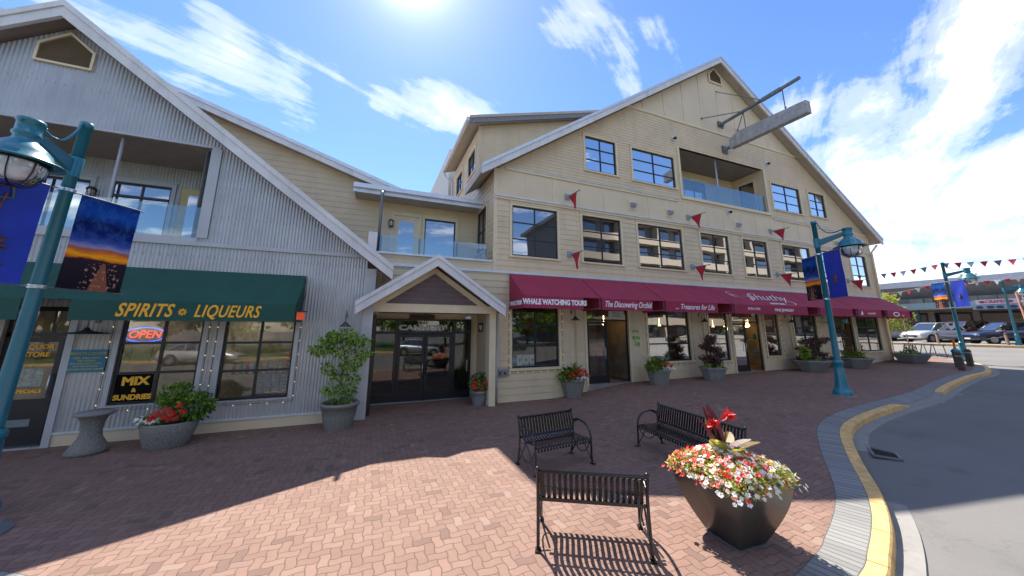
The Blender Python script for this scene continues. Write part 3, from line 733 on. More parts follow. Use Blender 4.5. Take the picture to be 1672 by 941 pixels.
# ---- entrance porch
PO = empty('entrance_porch', (1.78, 10.8, 0), 'gabled timber entrance porch with brown triangle panel between grey and beige buildings', 'porch')
RX, PK = 1.78, 4.60
prf = [(-.42, PK-.68*2.2), (RX, PK), (3.98, PK-.68*2.2)]
mb = MB(); gable_slab(mb, prf, 10.36, 11.19, .2); pr_ = mb.build('porch_roof', [ROOF, SOFFITL], PO)
mb = MB(); barge(mb, prf, 10.28, 10.355, .33, .09); mb.build('bargeboard', [WHITE, WHITE], pr_)
mb = MB(); mb.prism([(.02, 3.12), (3.54, 3.12), (RX, 4.30)], front(10.80), -.06, 0); mb.prism([(.02, 2.88), (3.85, 2.88), (3.85, 3.12), (.02, 3.12)], front(10.80), -.10, .03); mb.build('gable_frame', TRIMB, PO)
mb = MB()
for k in range(6):
    z0 = 3.14+k*.16; z1 = z0+.15; h0 = (4.10-z0)/.68; h1 = max(.02, (4.10-z1)/.68)
    if h0 > .05: mb.prism([(RX-h0, z0), (RX+h0, z0), (RX+h1, z1), (RX-h1, z1)], front(10.80), .002, .02)
mb.build('triangle_panel', PURPLE, PO)
mb = MB(); mb.box(3.62, 3.84, 10.80, 11.18, 0, 2.878); mb.build('post', TRIMB, PO)
mb = MB(); mb.box(.02, 3.8, 10.85, 12.6, 2.92, 2.97); mb.build('porch_ceiling', SOFFITL, PO)
mb = MB(); mb.box(.08, .16, 11.0, 12.5, 0, 2.8); mb.build('dark_jamb', FRAME, PO)
mb = MB(); mb.box(.0, 3.75, 12.6, 12.7, 2.71, 2.93); mb.box(3.46, 3.74, 12.58, 12.68, 0, 2.8); mb.box(.0, .12, 12.58, 12.68, 0, 2.8); mb.build('door_surround', TRIMB, PO)
D = empty('entrance_doors', (1.8, 12.5, 0), 'black framed double glass entrance doors with sidelights under white transom lettering', 'doors')
mb = MB()
for u, w_ in ((.12, .08), (.80, .10), (2.78, .10), (3.38, .08)): mb.box(u, u+w_, 12.45, 12.55, .02, 2.72)
mb.box(.2, 3.38, 12.455, 12.545, 2.22, 2.30); mb.box(.2, 3.38, 12.455, 12.545, 2.66, 2.715); mb.box(.2, 3.38, 12.455, 12.545, .02, .28); mb.box(.36, .41, 12.46, 12.54, 2.3, 2.66)
mb.build('frame', FRAME, D)
mb = MB(); mb.box(.08, 3.5, 12.35, 12.6, -.004, .022); mb.build('threshold', ALU, D)
for (a, b) in ((.91, 1.80), (1.82, 2.77)):
    mb = MB()
    for (u0, u1, z0, z1) in ((a, a+.09, .03, 2.2), (b-.09, b, .03, 2.2), (a+.09, b-.09, .03, .30), (a+.09, b-.09, 2.1, 2.2)): mb.box(u0, u1, 12.425, 12.475, z0, z1)
    lf = mb.build('door_leaf', FRAME, D)
    mb = MB(); mb.box(a+.08, b-.08, 12.445, 12.452, .28, 2.12); mb.build('pane', GLSH, lf)
    hx = b-.05 if a < 1 else a+.05
    mb = MB(); mb.tube([(hx, 12.425, .85), (hx, 12.37, .87), (hx, 12.37, 1.2), (hx, 12.425, 1.22)], .014); mb.build('handle', ALU if a < 1 else FRAME, lf)
mb = MB(); mb.box(3.30, 3.33, 12.38, 12.42, .9, 1.3); mb.build('handle', ALU, D)
mb = MB(); mb.box(.19, .81, 12.495, 12.502, .27, 2.23); mb.box(2.87, 3.39, 12.495, 12.502, .27, 2.23); mb.box(.19, 3.39, 12.495, 12.502, 2.29, 2.68); mb.build('sidelight_pane', GLSH, D)
text('THE', (1.72, 12.41, 2.60), .16, WHITEP, D, 'white_lettering', sx=1.5, bold=.004)
text('CANNERY', (1.72, 12.41, 2.42), .24, WHITEP, D, 'white_lettering', sx=1.45, bold=.012)
mb = MB(); mb.box(1.25, 2.10, 12.40, 12.48, 2.73, 2.87); mb.build('exit_sign', mat('dark_red_sign_face', (.06, .008, .008), .5), label='dark red sign box above the entrance door transom', cat='sign')
# dim lobby behind the doors
mb = MB(); mb.box(.0, 3.8, 12.75, 18, -.02, .01, 0); mb.box(-.05, .0, 12.7, 18, 0, 2.8, 0); mb.box(3.8, 3.85, 12.7, 18, 0, 2.8, 0); mb.box(-.05, 3.85, 17.9, 18, 0, 2.8, 0); mb.box(-.05, 3.85, 12.7, 18, 2.8, 2.85, 0)
mb.box(.3, 1.6, 16.5, 17.2, 0, 1.0, 1); mb.box(2.2, 3.4, 15.5, 16, 0, 2.0, 1)
mb.build('lobby_interior', [DARKW, DARK], WG)

# ================================================================== GREY CORRUGATED BUILDING
GY = 10.62; G = front(GY)
GB = empty('corrugated_building', (-7.2, GY, 0), 'grey corrugated metal gabled building with upper balcony and liquor shop below', 'building')
GRX, GPK, GS = -7.2, 9.92, .752
groof = lambda u: GPK-GS*abs(u-GRX)
BAL = (-10.6, -4.16, 4.60, 7.03)
GW = [(-5.18, -3.72, .74, 2.72), (-3.30, -1.81, .69, 2.72)]
GD = (-6.98, -6.02, .0, 2.85)
mb = MB(); wall(mb, G, -15, -.2, .27, lambda u: groof(u)-.33, [BAL, GD]+GW, 'corr', kinks=[GRX])
mb.build('corrugated_wall', CORR, GB)
mb = MB()
for (z, rng) in ((8.05, (-9.4, -5.1)), (4.78-.62, (-8, -.3)), (6.0, (-3.9, -2.4)), (4.12, (-5.4, -.3)), (5.2, (-3.9, -1.6))):
    u = rng[0]
    while u < rng[1]:
        if groof(u)-.4 > z: strip(mb, G, u-.007, u+.007, z-.007, z+.007, .014, .021)
        u += .152
mb.build('screw_rows', mat('dark_screw', (.12, .12, .13), .5, .5), GB)
mb = MB()
strip(mb, G, -15, -.2, 4.40, 4.50, .019, .06); strip(mb, G, -15, -4.16, 4.50, 4.60, .019, .04)
strip(mb, G, -10.7, -4.0, 7.035, 7.09, .019, .035)
strip(mb, G, -4.158, -3.96, 4.61, 7.03, .019, .045); mb.box(-4.20, -4.161, GY+.002, GY+.2, 4.6, 7.03)
strip(mb, G, -.22, .055, -.02, 4.1, .0, .03)
strip(mb, G, -6.02, -5.90, .0, 2.95, .019, .05); strip(mb, G, -7.1, -6.98, .0, 2.95, .019, .05)
for a, b, c, d in GW:
    strip(mb, G, a-.09, a-.001, c-.03, 2.9, .019, .030); strip(mb, G, b+.001, b+.09, c-.03, 2.9, .019, .030); strip(mb, G, a-.1, b+.1, c-.035, c-.001, .019, .05)
mb.build('painted_trim', CORRW, GB)
mb = MB(); strip(mb, G, -5.9, -.22, .235, .275, .0, .045); mb.build('drip_flashing', FLASH, GB)
mb = MB(); strip(mb, G, -5.9, -.22, -.03, .235, .0, .02); strip(mb, G, -15, -7.1, -.03, .27, .0, .02); mb.build('plinth_board', BEIGE2, GB)
GP = [(GRX-7.7, groof(GRX-7.7)), (GRX, GPK), (.49, groof(.49))]
mb = MB(); gable_slab(mb, GP, 10.26, 26, .24); rf = mb.build('roof', [ROOF, SOFFIT], GB)
mb = MB(); barge(mb, GP, 10.17, 10.255, .38, .12); mb.build('bargeboard', [WHITE, WHITE], rf)
pent(GB, G, -7.22, .50, 8.52, 9.0, 9.42, TRIMB, mat('tan_louvre', (.30, .23, .16), .7), 26, .05)
mb = MB(); wall(mb, right(.05), GY, 26, 2.85, lambda u: 4.0, [], 'flat', reveal=0); mb.box(-15, 0, 25.9, 26, 0, 9); mb.build('side_wall', BEIGE, GB)
# balcony
a, b, c, d = BAL; BB = 12.45
mb = MB(); wall(mb, front(BB), a, b, c, lambda u: d, [(-8.3, -7.35, c, 6.35), (-6.95, -5.65, c, 6.42), (-5.45, -4.75, c, 6.45)], 'corr', reveal=.06)
wall(mb, left(b-.2), GY+.2, BB, c, lambda u: d, [], 'corr', reveal=0); mb.build('balcony_back_wall', CORR, GB)
mb = MB(); mb.box(a, b, GY+.01, BB, d, d+.06); 
for k in range(12): mb.box(a, b, GY+.05+k*.15, GY+.06+k*.15, d-.004, d, 0)
mb.build('balcony_ceiling', SOFFIT, GB)
mb = MB(); mb.box(a, b, GY+.01, BB, c-.2, c-.001); mb.build('balcony_floor', CONC, GB)
window(GB, front(BB), -6.95, -5.65, c, 6.42, 2, 1, GLUP, casing=CORRW, sill=False)
mb = MB(); strip(mb, front(BB), -6.9, -5.7, 6.0, 6.06, -.03, .0); mb.build('transom_bar', FRAME, GB)
window(GB, front(BB), -8.3, -7.35, c, 6.35, 1, 1, GLUP, casing=CORRW, sill=False)
mb = MB(); strip(mb, front(BB), -5.45, -4.75, c, 6.45, -.05, .0); dr = mb.build('balcony_door', mat('ochre_painted_door', (.55, .42, .20), .5), GB)
mb = MB(); strip(mb, front(BB), -5.25, -4.82, 4.8, 6.25, .001, .006); mb.build('pane', GLUP, dr)
mb = MB(); mb.box(a, b-.02, GY+.06, GY+.072, c+.02, c+.82); gd = mb.build('glass_guard', GLGD, GB)
mb = MB()
for u in (-9.2, -7.75, -6.0): mb = MB(); mb.tube([(u, GY+.16, c), (u, GY+.16, d)], .035); mb.build('steel_post', CORRW, gd)
# shop windows + door of the liquor shop
for a, b, c, d in GW:
    w = window(GB, G, a, b, c, d, 2, 3, GLSH, casing=None, mw=.055, dep=-.06)
mb = MB(); a, b, c, d = GD
for (u0, u1, z0, z1) in ((a, a+.07, c, d), (b-.07, b, c, d), (a, b, 2.22, 2.30), (a, b, 2.75, 2.85), (a+.32, a+.36, 2.3, 2.75), (a+.64, a+.68, 2.3, 2.75)): strip(mb, G, u0, u1, z0, z1, -.11+.001*z0, -.05)
dr = mb.build('shop_door_frame', FRAME, GB)
mb = MB()
for (u0, u1, z0, z1) in ((a+.08, a+.16, .04, 2.2), (b-.16, b-.08, .04, 2.2), (a+.16, b-.16, .04, .95), (a+.16, b-.16, 2.1, 2.2)): strip(mb, G, u0, u1, z0, z1, -.10, -.06)
lf = mb.build('door_leaf', FRAME, dr)
mb = MB(); strip(mb, G, a+.15, b-.15, .94, 2.12, -.085, -.078); strip(mb, G, a+.07, b-.07, 2.29, 2.76, -.085, -.078); mb.build('pane', GLSH, dr)
mb = MB(); mb.tube([(b-.13, GY+.06, 1.0), (b-.13, GY-.01, 1.02), (b-.13, GY-.01, 1.42), (b-.13, GY+.06, 1.44)], .014); mb.build('handle', ALU, dr)
mb = MB(); strip(mb, G, a+.25, b-.3, .42, .56, -.059, -.055); mb.build('kick_notice', mat('grey_notice', (.16, .2, .2), .5), dr)
mb = MB(); strip(mb, G, a, b, -.0, .04, -.12, .04); mb.build('threshold', ALU, dr)
# interior volume of the liquor shop
mb = MB(); mb.box(-7.6, -1.2, GY+1.9, GY+1.95, 0, 3.0); mb.box(-7.6, -1.2, GY+.13, GY+1.9, -.02, .005); mb.box(-7.6, -1.2, GY+.13, GY+1.9, 3.0, 3.05); mb.box(-7.65, -7.6, GY+.13, GY+1.9, 0, 3); mb.box(-1.2, -1.15, GY+.13, GY+1.9, 0, 3)
mb.build('shop_interior', DARKW, GB)

# ================================================================== AWNINGS
AZ1, AZ0, AZB, AYF = 4.31, 3.45, 3.05, 9.92
AW = [(4.45, 7.42, 4.45, 6.69, 'maroon awning lettered whale watching tours, nearest the entrance porch'),
      (7.46, 10.36, 7.46, 9.74, 'maroon awning with flowing white script, second from the entrance porch'),
      (10.40, 14.20, 10.40, 13.23, 'maroon awning with small white script, third from the entrance porch'),
      (14.24, 20.34, 14.24, 19.38, 'widest maroon awning carrying a large white script logo'),
      (20.38, 23.74, 20.38, 23.25, 'plain maroon awning behind the street lamp banners'),
      (23.78, 26.74, 23.78, 26.11, 'maroon awning with a small white emblem and faint lettering'),
      (26.78, 29.68, 26.78, 29.30, 'maroon awning at the far corner with an oval white emblem')]
def awning(a, b, va, vb, z1, z0, zb_, yw, yf, m, label, group, closed_l=True, closed_r=False):
    t = empty('shop_awning', ((a+b)/2, yw, zb_), label, 'awning', group)
    mb = MB(); n = 24
    # sloping canvas with slight sag between ribs, 12 mm thick
    for k in range(n):
        u0, u1 = a+(b-a)*k/n, a+(b-a)*(k+1)/n
        for q in range(6):
            s0, s1 = q/6, (q+1)/6
            def pt(u, s_, dz=0):
                sag = .030*math.sin(PI*s_)*math.sin(PI*((u-a)/(b-a)*3 % 1))+.008*math.sin(u*9.1+s_*5)*math.sin(PI*s_)
                return (u, yw-.01+(yf-yw+.01)*s_, z1+(z0-z1)*s_-sag+dz)
            mb.face([pt(u0, s0), pt(u1, s0), pt(u1, s1), pt(u0, s1)], 0, True)
            mb.face([pt(u0, s0, -.012), pt(u1, s0, -.012), pt(u1, s1, -.012), pt(u0, s1, -.012)], 0, True)
    mb.build('canvas_top', m, t)
    mb = MB(); mb.box(va, vb, yf-.004, yf+.010, zb_, z0); vv = mb.build('valance', m, t)
    if closed_l or closed_r:
        mb = MB()
        for u in ([a] if closed_l else [])+([b] if closed_r else []):
            mb.prism([(yw-.01, z1), (yf+.011, z0), (yf+.011, zb_), (yw-.01, zb_)], lambda p, w, d: (u+d, p, w), 0, .008)
        mb.build('side_panel', m, t)
    for u in [a+.03]+[a+(b-a)*q/2 for q in (1,)]+[b-.03]:
        mb = MB(); mb.tube([(u, yw-.01, z1-.035), (u, yf+.03, z0-.035)], .014, 6); mb.tube([(u, yw-.01, zb_+.05), (u, yf+.03, zb_+.05)], .012, 6); mb.tube([(u, yf+.03, zb_+.03), (u, yf+.03, z0-.03)], .012, 6); mb.build('rib', STEEL, t)
    return t
aws = []
for k, (a, b, va, vb, lab) in enumerate(AW):
    aws.append(awning(a, b, va, vb, AZ1, AZ0, AZB, FY-.056, AYF, MAROON, lab, 'maroon awnings over the shops', True, k == 6))
WY = AYF-.006
zc = (AZ0+AZB)/2
text('WHALE WATCHING TOURS', (5.62, WY, zc), .235, WHITEP, aws[0], bold=.012, sx=.80)
text('WHALE TOURS', (4.443, 10.55, zc-.02), .19, WHITEP, aws[0], bold=.009, sx=.75, rot=Matrix.Rotation(-PI/2, 4, 'Z') @ Matrix.Rotation(PI/2, 4, 'X'))
text('The Discovering Orchid', (8.62, WY, zc), .30, WHITEP, aws[1], shear=.38, bold=.003, sx=.72)
text('... Treasures for Life', (11.95, WY, zc), .29, WHITEP, aws[2], shear=.4, bold=.002, sx=.9)
sl = math.atan2(AZ1-AZ0, FY-.056-AYF)
def aw_rot(): return Matrix.Rotation(sl, 4, 'X')
pt = lambda s_: (FY-.066+(AYF-FY+.066)*s_, AZ1+(AZ0-AZ1)*s_+.012)
y_, z_ = pt(.52); text('Shuthy', (17.3, y_, z_), .86, WHITEP, aws[3], shear=.6, bold=-.012, sx=1.2, rot=aw_rot())
y_, z_ = pt(.9); text('BOUTIQUE', (17.4, y_, z_), .16, WHITEP, aws[3], bold=.004, sx=1.3, rot=aw_rot())
mb = MB()
def swash(P, w0=.012, w1=.04):      # pen strokes of the logo lying on the canvas slope
    n = len(P)-1; pp = catmull(P, 6)
    for k in range(len(pp)-1):
        a_, b_ = pp[k], pp[k+1]; t = k/len(pp); w_ = w0+(w1-w0)*math.sin(PI*t)
        y0, z0 = pt(a_.y); y1, z1 = pt(b_.y); 
        mb.face([(a_.x-w_, y0, z0+.004), (b_.x-w_, y1, z1+.004), (b_.x+w_, y1, z1+.004), (a_.x+w_, y0, z0+.004)])
swash([(15.6, .20), (15.0, .30), (15.3, .45), (16.1, .52), (16.0, .75), (15.4, .80)]); swash([(18.2, .45), (18.5, .62), (18.9, .85), (18.3, .92), (17.2, .80)]); swash([(15.9, .62), (15.2, .55), (15.0, .42)])
mb.build('logo_strokes', WHITEP, aws[3])
text('SKINCARE', (15.5, WY, zc+.02), .15, WHITEP, aws[3], sx=1.2); text('FINE JEWELRY', (17.6, WY, zc), .17, WHITEP, aws[3], bold=.003, sx=1.3)
text('oceanside', (25.1, WY, zc), .17, WHITEP, aws[5], shear=.2, sx=1.2)
mb = MB(); mb.prism([(24.05, zc-.09), (24.22, zc-.1), (24.25, zc+.02), (24.16, zc+.14), (24.12, zc+.02), (24.04, zc+.0)], front(WY), 0, .004); mb.build('small_emblem', WHITEP, aws[5])
mb = MB()
for q in range(20):
    a0, a1 = 2*PI*q/20, 2*PI*(q+1)/20
    mb.prism([(27.75+.36*math.cos(a0), zc+.13*math.sin(a0)), (27.75+.36*math.cos(a1), zc+.13*math.sin(a1)), (27.75+.26*math.cos(a1), zc+.08*math.sin(a1)), (27.75+.26*math.cos(a0), zc+.08*math.sin(a0))], front(WY), 0, .004)
mb.build('oval_emblem', WHITEP, aws[6]); text('spa', (28.5, WY, zc-.05), .16, WHITEP, aws[6], shear=.3)

g1 = awning(-6.22, -1.70, -5.56, -1.70, 3.79, 2.96, 2.55, GY-.03, 9.65, GREEN, 'dark green awning lettered spirits and liqueurs in yellow brush script', 'dark green awnings of the liquor shop', False, True)
g0 = awning(-12.0, -6.23, -12.0, -6.24, 3.79, 2.96, 2.55, GY-.03, 9.65, GREEN, 'unlettered dark green awning left of the liquor shop door', 'dark green awnings of the liquor shop', False, False)
text('SPIRITS', (-4.43, 9.643, 2.755), .38, ORANGEP, g1, shear=.3, bold=.009, sx=.70, sp=1.08)
text('LIQUEURS', (-3.01, 9.643, 2.755), .38, ORANGEP, g1, shear=.3, bold=.007, sx=.65, sp=1.08)
mb = MB()
for q in range(4):
    a = PI*q/4; R = Matrix.Rotation(a, 3, 'Y'); mb.obox((-3.80, 9.643, 2.74), (.15, .005, .026), R)
mb.build('star_mark', ORANGEP, g1)
mb = MB(); mb.box(-1.66, -1.50, 9.66, 9.72, 2.60, 2.78); rs = mb.build('heater_sign', mat('orange_red_lit_sign', (.7, .08, .02), .4, emit=(1, .12, .03), es=.08), label='small orange lit sign hanging at the right end of the green awning', cat='sign')
mb = MB(); mb.box(-1.71, -1.45, 9.63, 9.76, 2.785, 2.81); mb.tube([(-1.60, 9.7, 2.81), (-1.62, 10.0, 3.0), (-1.66, 10.58, 3.3)], .012, 6); mb.build('hood', FRAME, rs)

# ================================================================== MERCHANDISE, SIGNS AND LIGHTS IN THE SHOPS
mb = MB()
Y0 = FY+.13
mb.box(3.95, 29.5, 14.0, 14.05, 0, 3.4); mb.box(3.95, 29.5, Y0, 14.0, 3.35, 3.4); 
for k in range(26):
    a = 3.95+k; mb.face([(a, Y0, gz(a+.5)+.01), (a+1, Y0, gz(a+.5)+.01), (a+1, 14, gz(a+.5)+.01), (a, 14, gz(a+.5)+.01)])
for u in (7.0, 10.1, 13.6, 19.8, 23.2): mb.box(u, u+.08, Y0, 14, 0, 3.35)
mb.box(3.9, 3.95, Y0, 14, 0, 3.4)
mb.build('shop_interiors', DARKW, MB_)
for k, (a, b, c, d) in enumerate(SH):
    if k in (1, 4, 7):      # doorways
        mb = MB(); w_ = .06
        for (u0, u1, z0, z1) in ((a, a+w_, c, d), (b-w_, b, c, d), (a, b, 2.70, 2.77), (a, b, 3.14, 3.2), (a+(b-a)*.47, a+(b-a)*.47+.06, c, 2.70)): strip(mb, F, u0, u1, z0, z1, -.09+.0005*z0, -.03)
        sf = mb.build('shop_doorway', FRAME, MB_)
        m_ = a+(b-a)*.47
        mb = MB(); strip(mb, F, a+w_, m_, c+.02, 2.7, -.065, -.058); strip(mb, F, a+w_, b-w_, 2.77, 3.14, -.065, -.058); mb.build('pane', GLSH, sf)
        mb = MB()
        for (u0, u1, z0, z1) in ((a+.07, a+.14, c+.02, 2.68), (m_-.07, m_, c+.02, 2.68), (a+.14, m_-.07, c+.02, c+.3), (a+.14, m_-.07, 2.58, 2.68)): strip(mb, F, u0, u1, z0, z1, -.085, -.045)
        dl = mb.build('door_leaf', FRAME, sf)
        mb = MB(); mb.tube([(m_-.1, FY+.04, c+.9), (m_-.1, FY-.02, c+.92), (m_-.1, FY-.02, c+1.3), (m_-.1, FY+.04, c+1.32)], .013, 6); mb.build('handle', ALU, dl)
        mb = MB(); strip(mb, F, a-.02, b+.02, gz(a)-.02, c+.012, -.12, .03); mb.build('threshold', ALU, sf)
        mb = MB(); strip(mb, F, a-.09, a-.001, c-.05, 3.24, .018, .045); strip(mb, F, b+.001, b+.09, c-.05, 3.24, .018, .045); mb.build('casing', TRIMB, sf)
    else:
        n = 1 if b-a < 1.3 else 2
        w = window(MB_, F, a, b, c, d, n, 3, GLSH, dep=-.06, mw=.055)
rg = random.Random(11)
goodc = [mat('goods_'+n_, c, .6, var=.3, vs=8) for n_, c in (('red', (.35, .03, .03)), ('blue', (.03, .12, .35)), ('cream', (.5, .45, .35)), ('green', (.05, .2, .08)), ('ochre', (.4, .22, .05)), ('white', (.6, .6, .58)), ('purple', (.15, .04, .2)), ('teal', (.03, .25, .28)))]
def goods(u, y, z, kind, m):
    mb = MB()
    if kind == 0: mb.box(u-.09, u+.09, y, y+.08, z, z+.26); mb.box(u-.05, u+.05, y-.002, y, z+.08, z+.18)
    elif kind == 1: mb.lathe([(.001, 0), (.06, 0), (.075, .05), (.07, .16), (.03, .22), (.03, .27), (.001, .27)], (u, y+.08, z), 10)
    elif kind == 2:
        mb.prism([(u-.14, z), (u+.14, z), (u+.16, z+.30), (u+.24, z+.26), (u+.27, z+.36), (u+.10, z+.45), (u-.10, z+.45), (u-.27, z+.36), (u-.24, z+.26), (u-.16, z+.30)], front(y), -.05, .0)
    else: mb.ico((u, y+.08, z+.10), .10, 0, 2, (1, .8, 1)); mb.ico((u, y+.08, z+.23), .065, 0, 1)
    return mb, m
KN = ['boxed_gift', 'jar', 'shirt', 'soft_toy']
PLC = ['in the window nearest the porch', 'inside the first shop doorway', 'in the window between the first two shop doors', 'in the narrow window left of the middle shop door', 'inside the middle shop doorway', 'in the narrow window right of the middle shop door', 'in the window behind the sprawling maroon shrub', 'inside the last shop doorway', 'in the last window before the far corner']
LABG = {0: 'small boxed gift displayed ', 1: 'small jar or vase displayed ', 2: 'shirt hanging ', 3: 'soft toy displayed '}
GRPG = {0: 'boxed gifts', 1: 'jars', 2: 'shirts', 3: 'soft toys'}
for k, (a, b, c, d) in enumerate(SH):
    x = a+.2
    lv = [(c+.02, .35, (0, 1, 3)), (c+.75, .7, (0, 1, 3)), (c+1.25, 1.1, (2,))]
    if k in (1, 4, 7): lv = [(c+.05, 1.0, (1, 3)), (c+.8, .9, (2,)), (c+1.45, 1.2, (2,))]
    for z, dy, kinds in lv:
        x = a+.18+rg.random()*.1
        while x < b-.15:
            if rg.random() < .8:
                kd = rg.choice(kinds); mb, m = goods(x, FY+.2+dy+rg.random()*.2, z, kd, rg.choice(goodc))
                mb.build(KN[kd], m, None, LABG[kd]+PLC[k], 'clothing' if kd == 2 else 'goods', GRPG[kd]+' '+PLC[k])
            x += .42+rg.random()*.35
    mb = MB()
    for z, dy, kinds in lv:
        if kinds != (2,): mb.box(a+.05, b-.05, FY+.2+dy-.05, FY+.2+dy+.35, z-.03, z-.002)
    mb.build('display_shelf', DARKW, MB_)
# cards on the first window sill, plants in reflection etc
mb = MB(); mb.box(4.62, 4.80, FY+.085, FY+.09, 1.25, 1.42); mb.build('blue_card', mat('blue_card', (.03, .25, .6), .6), None, 'small blue card inside the window nearest the porch', 'card')
for q in range(3):
    mb = MB(); mb.box(4.80+q*.24, 5.02+q*.24, FY+.085, FY+.09, 1.13, 1.50); mb.box(4.88+q*.24, 4.94+q*.24, FY+.083, FY+.085, 1.28, 1.36, 1); mb.build('notice_card', [mat('pale_card', (.55, .6, .6), .6), FRAME], None, 'pale notice card standing inside the window nearest the porch', 'card', 'pale notice cards in the window')
mb = MB(); mb.box(8.75, 9.5, FY+.055, FY+.058, 2.80, 3.10); ns = mb.build('door_notice', mat('white_paper', (.62, .62, .6), .6), None, 'white paper notice in the transom of the first shop door', 'notice')
text('BACK IN', (9.1, FY+.052, 3.02), .08, FRAME, ns, ext=.001); text('5 MINUTES', (9.1, FY+.052, 2.90), .08, FRAME, ns, ext=.001)
# warm lamps inside the shops; those nearest the porch added to light dark interiors
PEND = mat('warm_lit_lamp', (.9, .75, .45), .3, emit=(1, .62, .25), es=9)
def warm(x, y, z, r=.07):
    mb = MB(); mb.lathe([(.001, .0), (r*.6, .01), (r, .05), (r*.5, .12), (.015, .14), (.015, .4)], (x, y, z), 10); o = mb.build('pendant_lamp', PEND, None, 'warm glowing pendant lamp inside the maroon awning shops, some added for interior light', 'lamp', 'warm pendant lamps in the shops')
for x in (9.2, 12.3, 14.7, 16.2, 16.9, 17.3, 18.5, 18.9, 24.8): warm(x, FY+.9+rg.random()*.8, 2.3+rg.random()*.35)
# liquor shop window contents
for k, (x, lab) in enumerate(((-5.9, 'lit fluorescent tube inside the liquor shop, over the door'), (-3.1, 'lit fluorescent tube inside the liquor shop, over the right window'))):
    ft = empty('fluorescent_light', (x, GY+1.0, 2.8), lab, 'lamp'); mb = MB(); mb.tube([(x-.6, GY+1.0, 2.78), (x+.6, GY+1.0, 2.78)], .02, 8); mb.build('tube', mat('lit_fluorescent_tube', (.9, .9, .85), .3, emit=(1, .95, .85), es=14), ft); mb = MB(); mb.box(x-.65, x+.65, GY+.92, GY+1.08, 2.81, 2.85); mb.build('housing', WHITEP, ft)
neon = empty('open_sign', (-4.82, GY+.10, 2.0), 'red neon OPEN lettering inside a blue neon oval in the liquor shop window', 'sign')
text('OPEN', (-4.82, GY+.085, 2.245), .235, NEONR, neon, 'neon_lettering', sx=.95, shear=.15, ext=.006)
mb = MB(); mb.tube([(-4.82+.37*math.cos(2*PI*q/32), GY+.10, 2.245+.165*math.sin(2*PI*q/32)) for q in range(33)], .011, 6); mb.build('neon_oval', NEONB, neon)
mb = MB()
for u in (-5.0, -4.64): mb.tube([(u, GY+.11, 2.09), (u, GY+.11, 1.6)], .008, 6)
mb.build('support_wires', ALU, neon)
mx = empty('mix_sign', (-4.78, GY+.06, .75), 'black panel lettered MIX and SUNDRIES in yellow at the foot of the window', 'sign')
mb = MB(); mb.box(-5.12, -4.50, GY+.047, GY+.050, .79, 1.37); mb.build('black_panel', mat('matt_black_film', (.006, .006, .006), .9, spec=.1), mx)
text('MIX', (-4.80, GY+.042, 1.22), .24, ORANGEP, mx, 'yellow_lettering', bold=.012, sx=1.1); text('&', (-4.80, GY+.042, 1.03), .12, ORANGEP, mx, 'yellow_lettering', bold=.004); text('SUNDRIES', (-4.80, GY+.042, .88), .15, ORANGEP, mx, 'yellow_lettering', bold=.007, sx=.95)
sg = empty('wall_sign', (-5.62, GY-.03, 1.45), 'small blue board with yellow lettering fixed to the grey wall by the liquor shop door', 'sign')
mb = MB(); mb.box(-5.94, -5.32, GY-.045, GY-.02, 1.46, 1.93); mb.build('board', mat('blue_board', (.02, .16, .26), .5), sg)
YP = mat('yellow_green_print', (.55, .50, .05), .6)
for s_, z, h in (('PRIVATE LIQUOR', 1.85, .075), ('BEER, WINE, SPIRITS', 1.755, .045), ('AND COOLERS', 1.70, .04), ('OPEN SEVEN DAYS A WEEK', 1.64, .038), ('GIFTS AND SUNDRIES', 1.585, .038), ('ENTRANCE AROUND CORNER', 1.525, .04)): text(s_, (-5.63, GY-.047, z), h, YP, sg, 'yellow_lettering', bold=.001, ext=.001, sx=1.05)
ds = empty('door_lettering', (-6.5, GY+.07, 1.2), 'orange window lettering on the glass of the liquor shop door', 'lettering')
for s_, z, h in (('LIQUOR', 2.0, .13), ('STORE', 1.84, .13), ('SPECIALS', 1.10, .10)): text(s_, (-6.48, GY+.072, z), h, ORANGEP, ds, 'orange_lettering', shear=.1, bold=.004, ext=.001)
mb = MB(); mb.box(-6.66, -6.32, GY+.09, GY+.094, 1.2, 1.55); mb.build('poster', mat('pale_poster', (.35, .42, .40), .6, var=.5, vs=14), ds)
# shelves with blue cans and bottles
mb = MB()
for z in (1.22, 1.62): mb.box(-3.25, -1.86, GY+.35, GY+.75, z, z+.02)
mb.box(-2.62, -1.86, GY+.16, GY+.32, .70, .74); mb.build('display_shelf', DARKW, GB)
for r_ in range(3):
    for q in range(4):
        if r_ == 2 and q == 0: pass
        mb = MB(); u, z = -2.48+q*.17, .78+r_*.165
        mb.box(u-.055, u+.055, GY+.2, GY+.30, z, z+.12); mb.ico((u, GY+.195, z+.05), .03, 1, 1, (1, .3, 1))
        mb.build('blue_carton', [mat('light_blue_carton', (.04, .22, .5), .5, var=.1), goodc[4]], None, 'small light blue carton in the grid at the right liquor shop window', 'carton', 'light blue cartons in the liquor shop window')
for q in range(9):
    mb = MB(); u = -3.15+q*.145; mb.lathe([(.001, 0), (.04, 0), (.042, .16), (.016, .22), (.016, .29), (.001, .29)], (u, GY+.5, 1.24), 8); mb.build('bottle', goodc[q*3 % 8], None, 'bottle on the shelf behind the right liquor shop window', 'bottle', 'bottles on the liquor shop shelf')
mb = MB(); mb.box(-2.55, -2.15, GY+.30, GY+.33, 1.75, 2.1); mb.build('framed_picture', goodc[4], None, 'framed picture inside the right liquor shop window', 'picture')

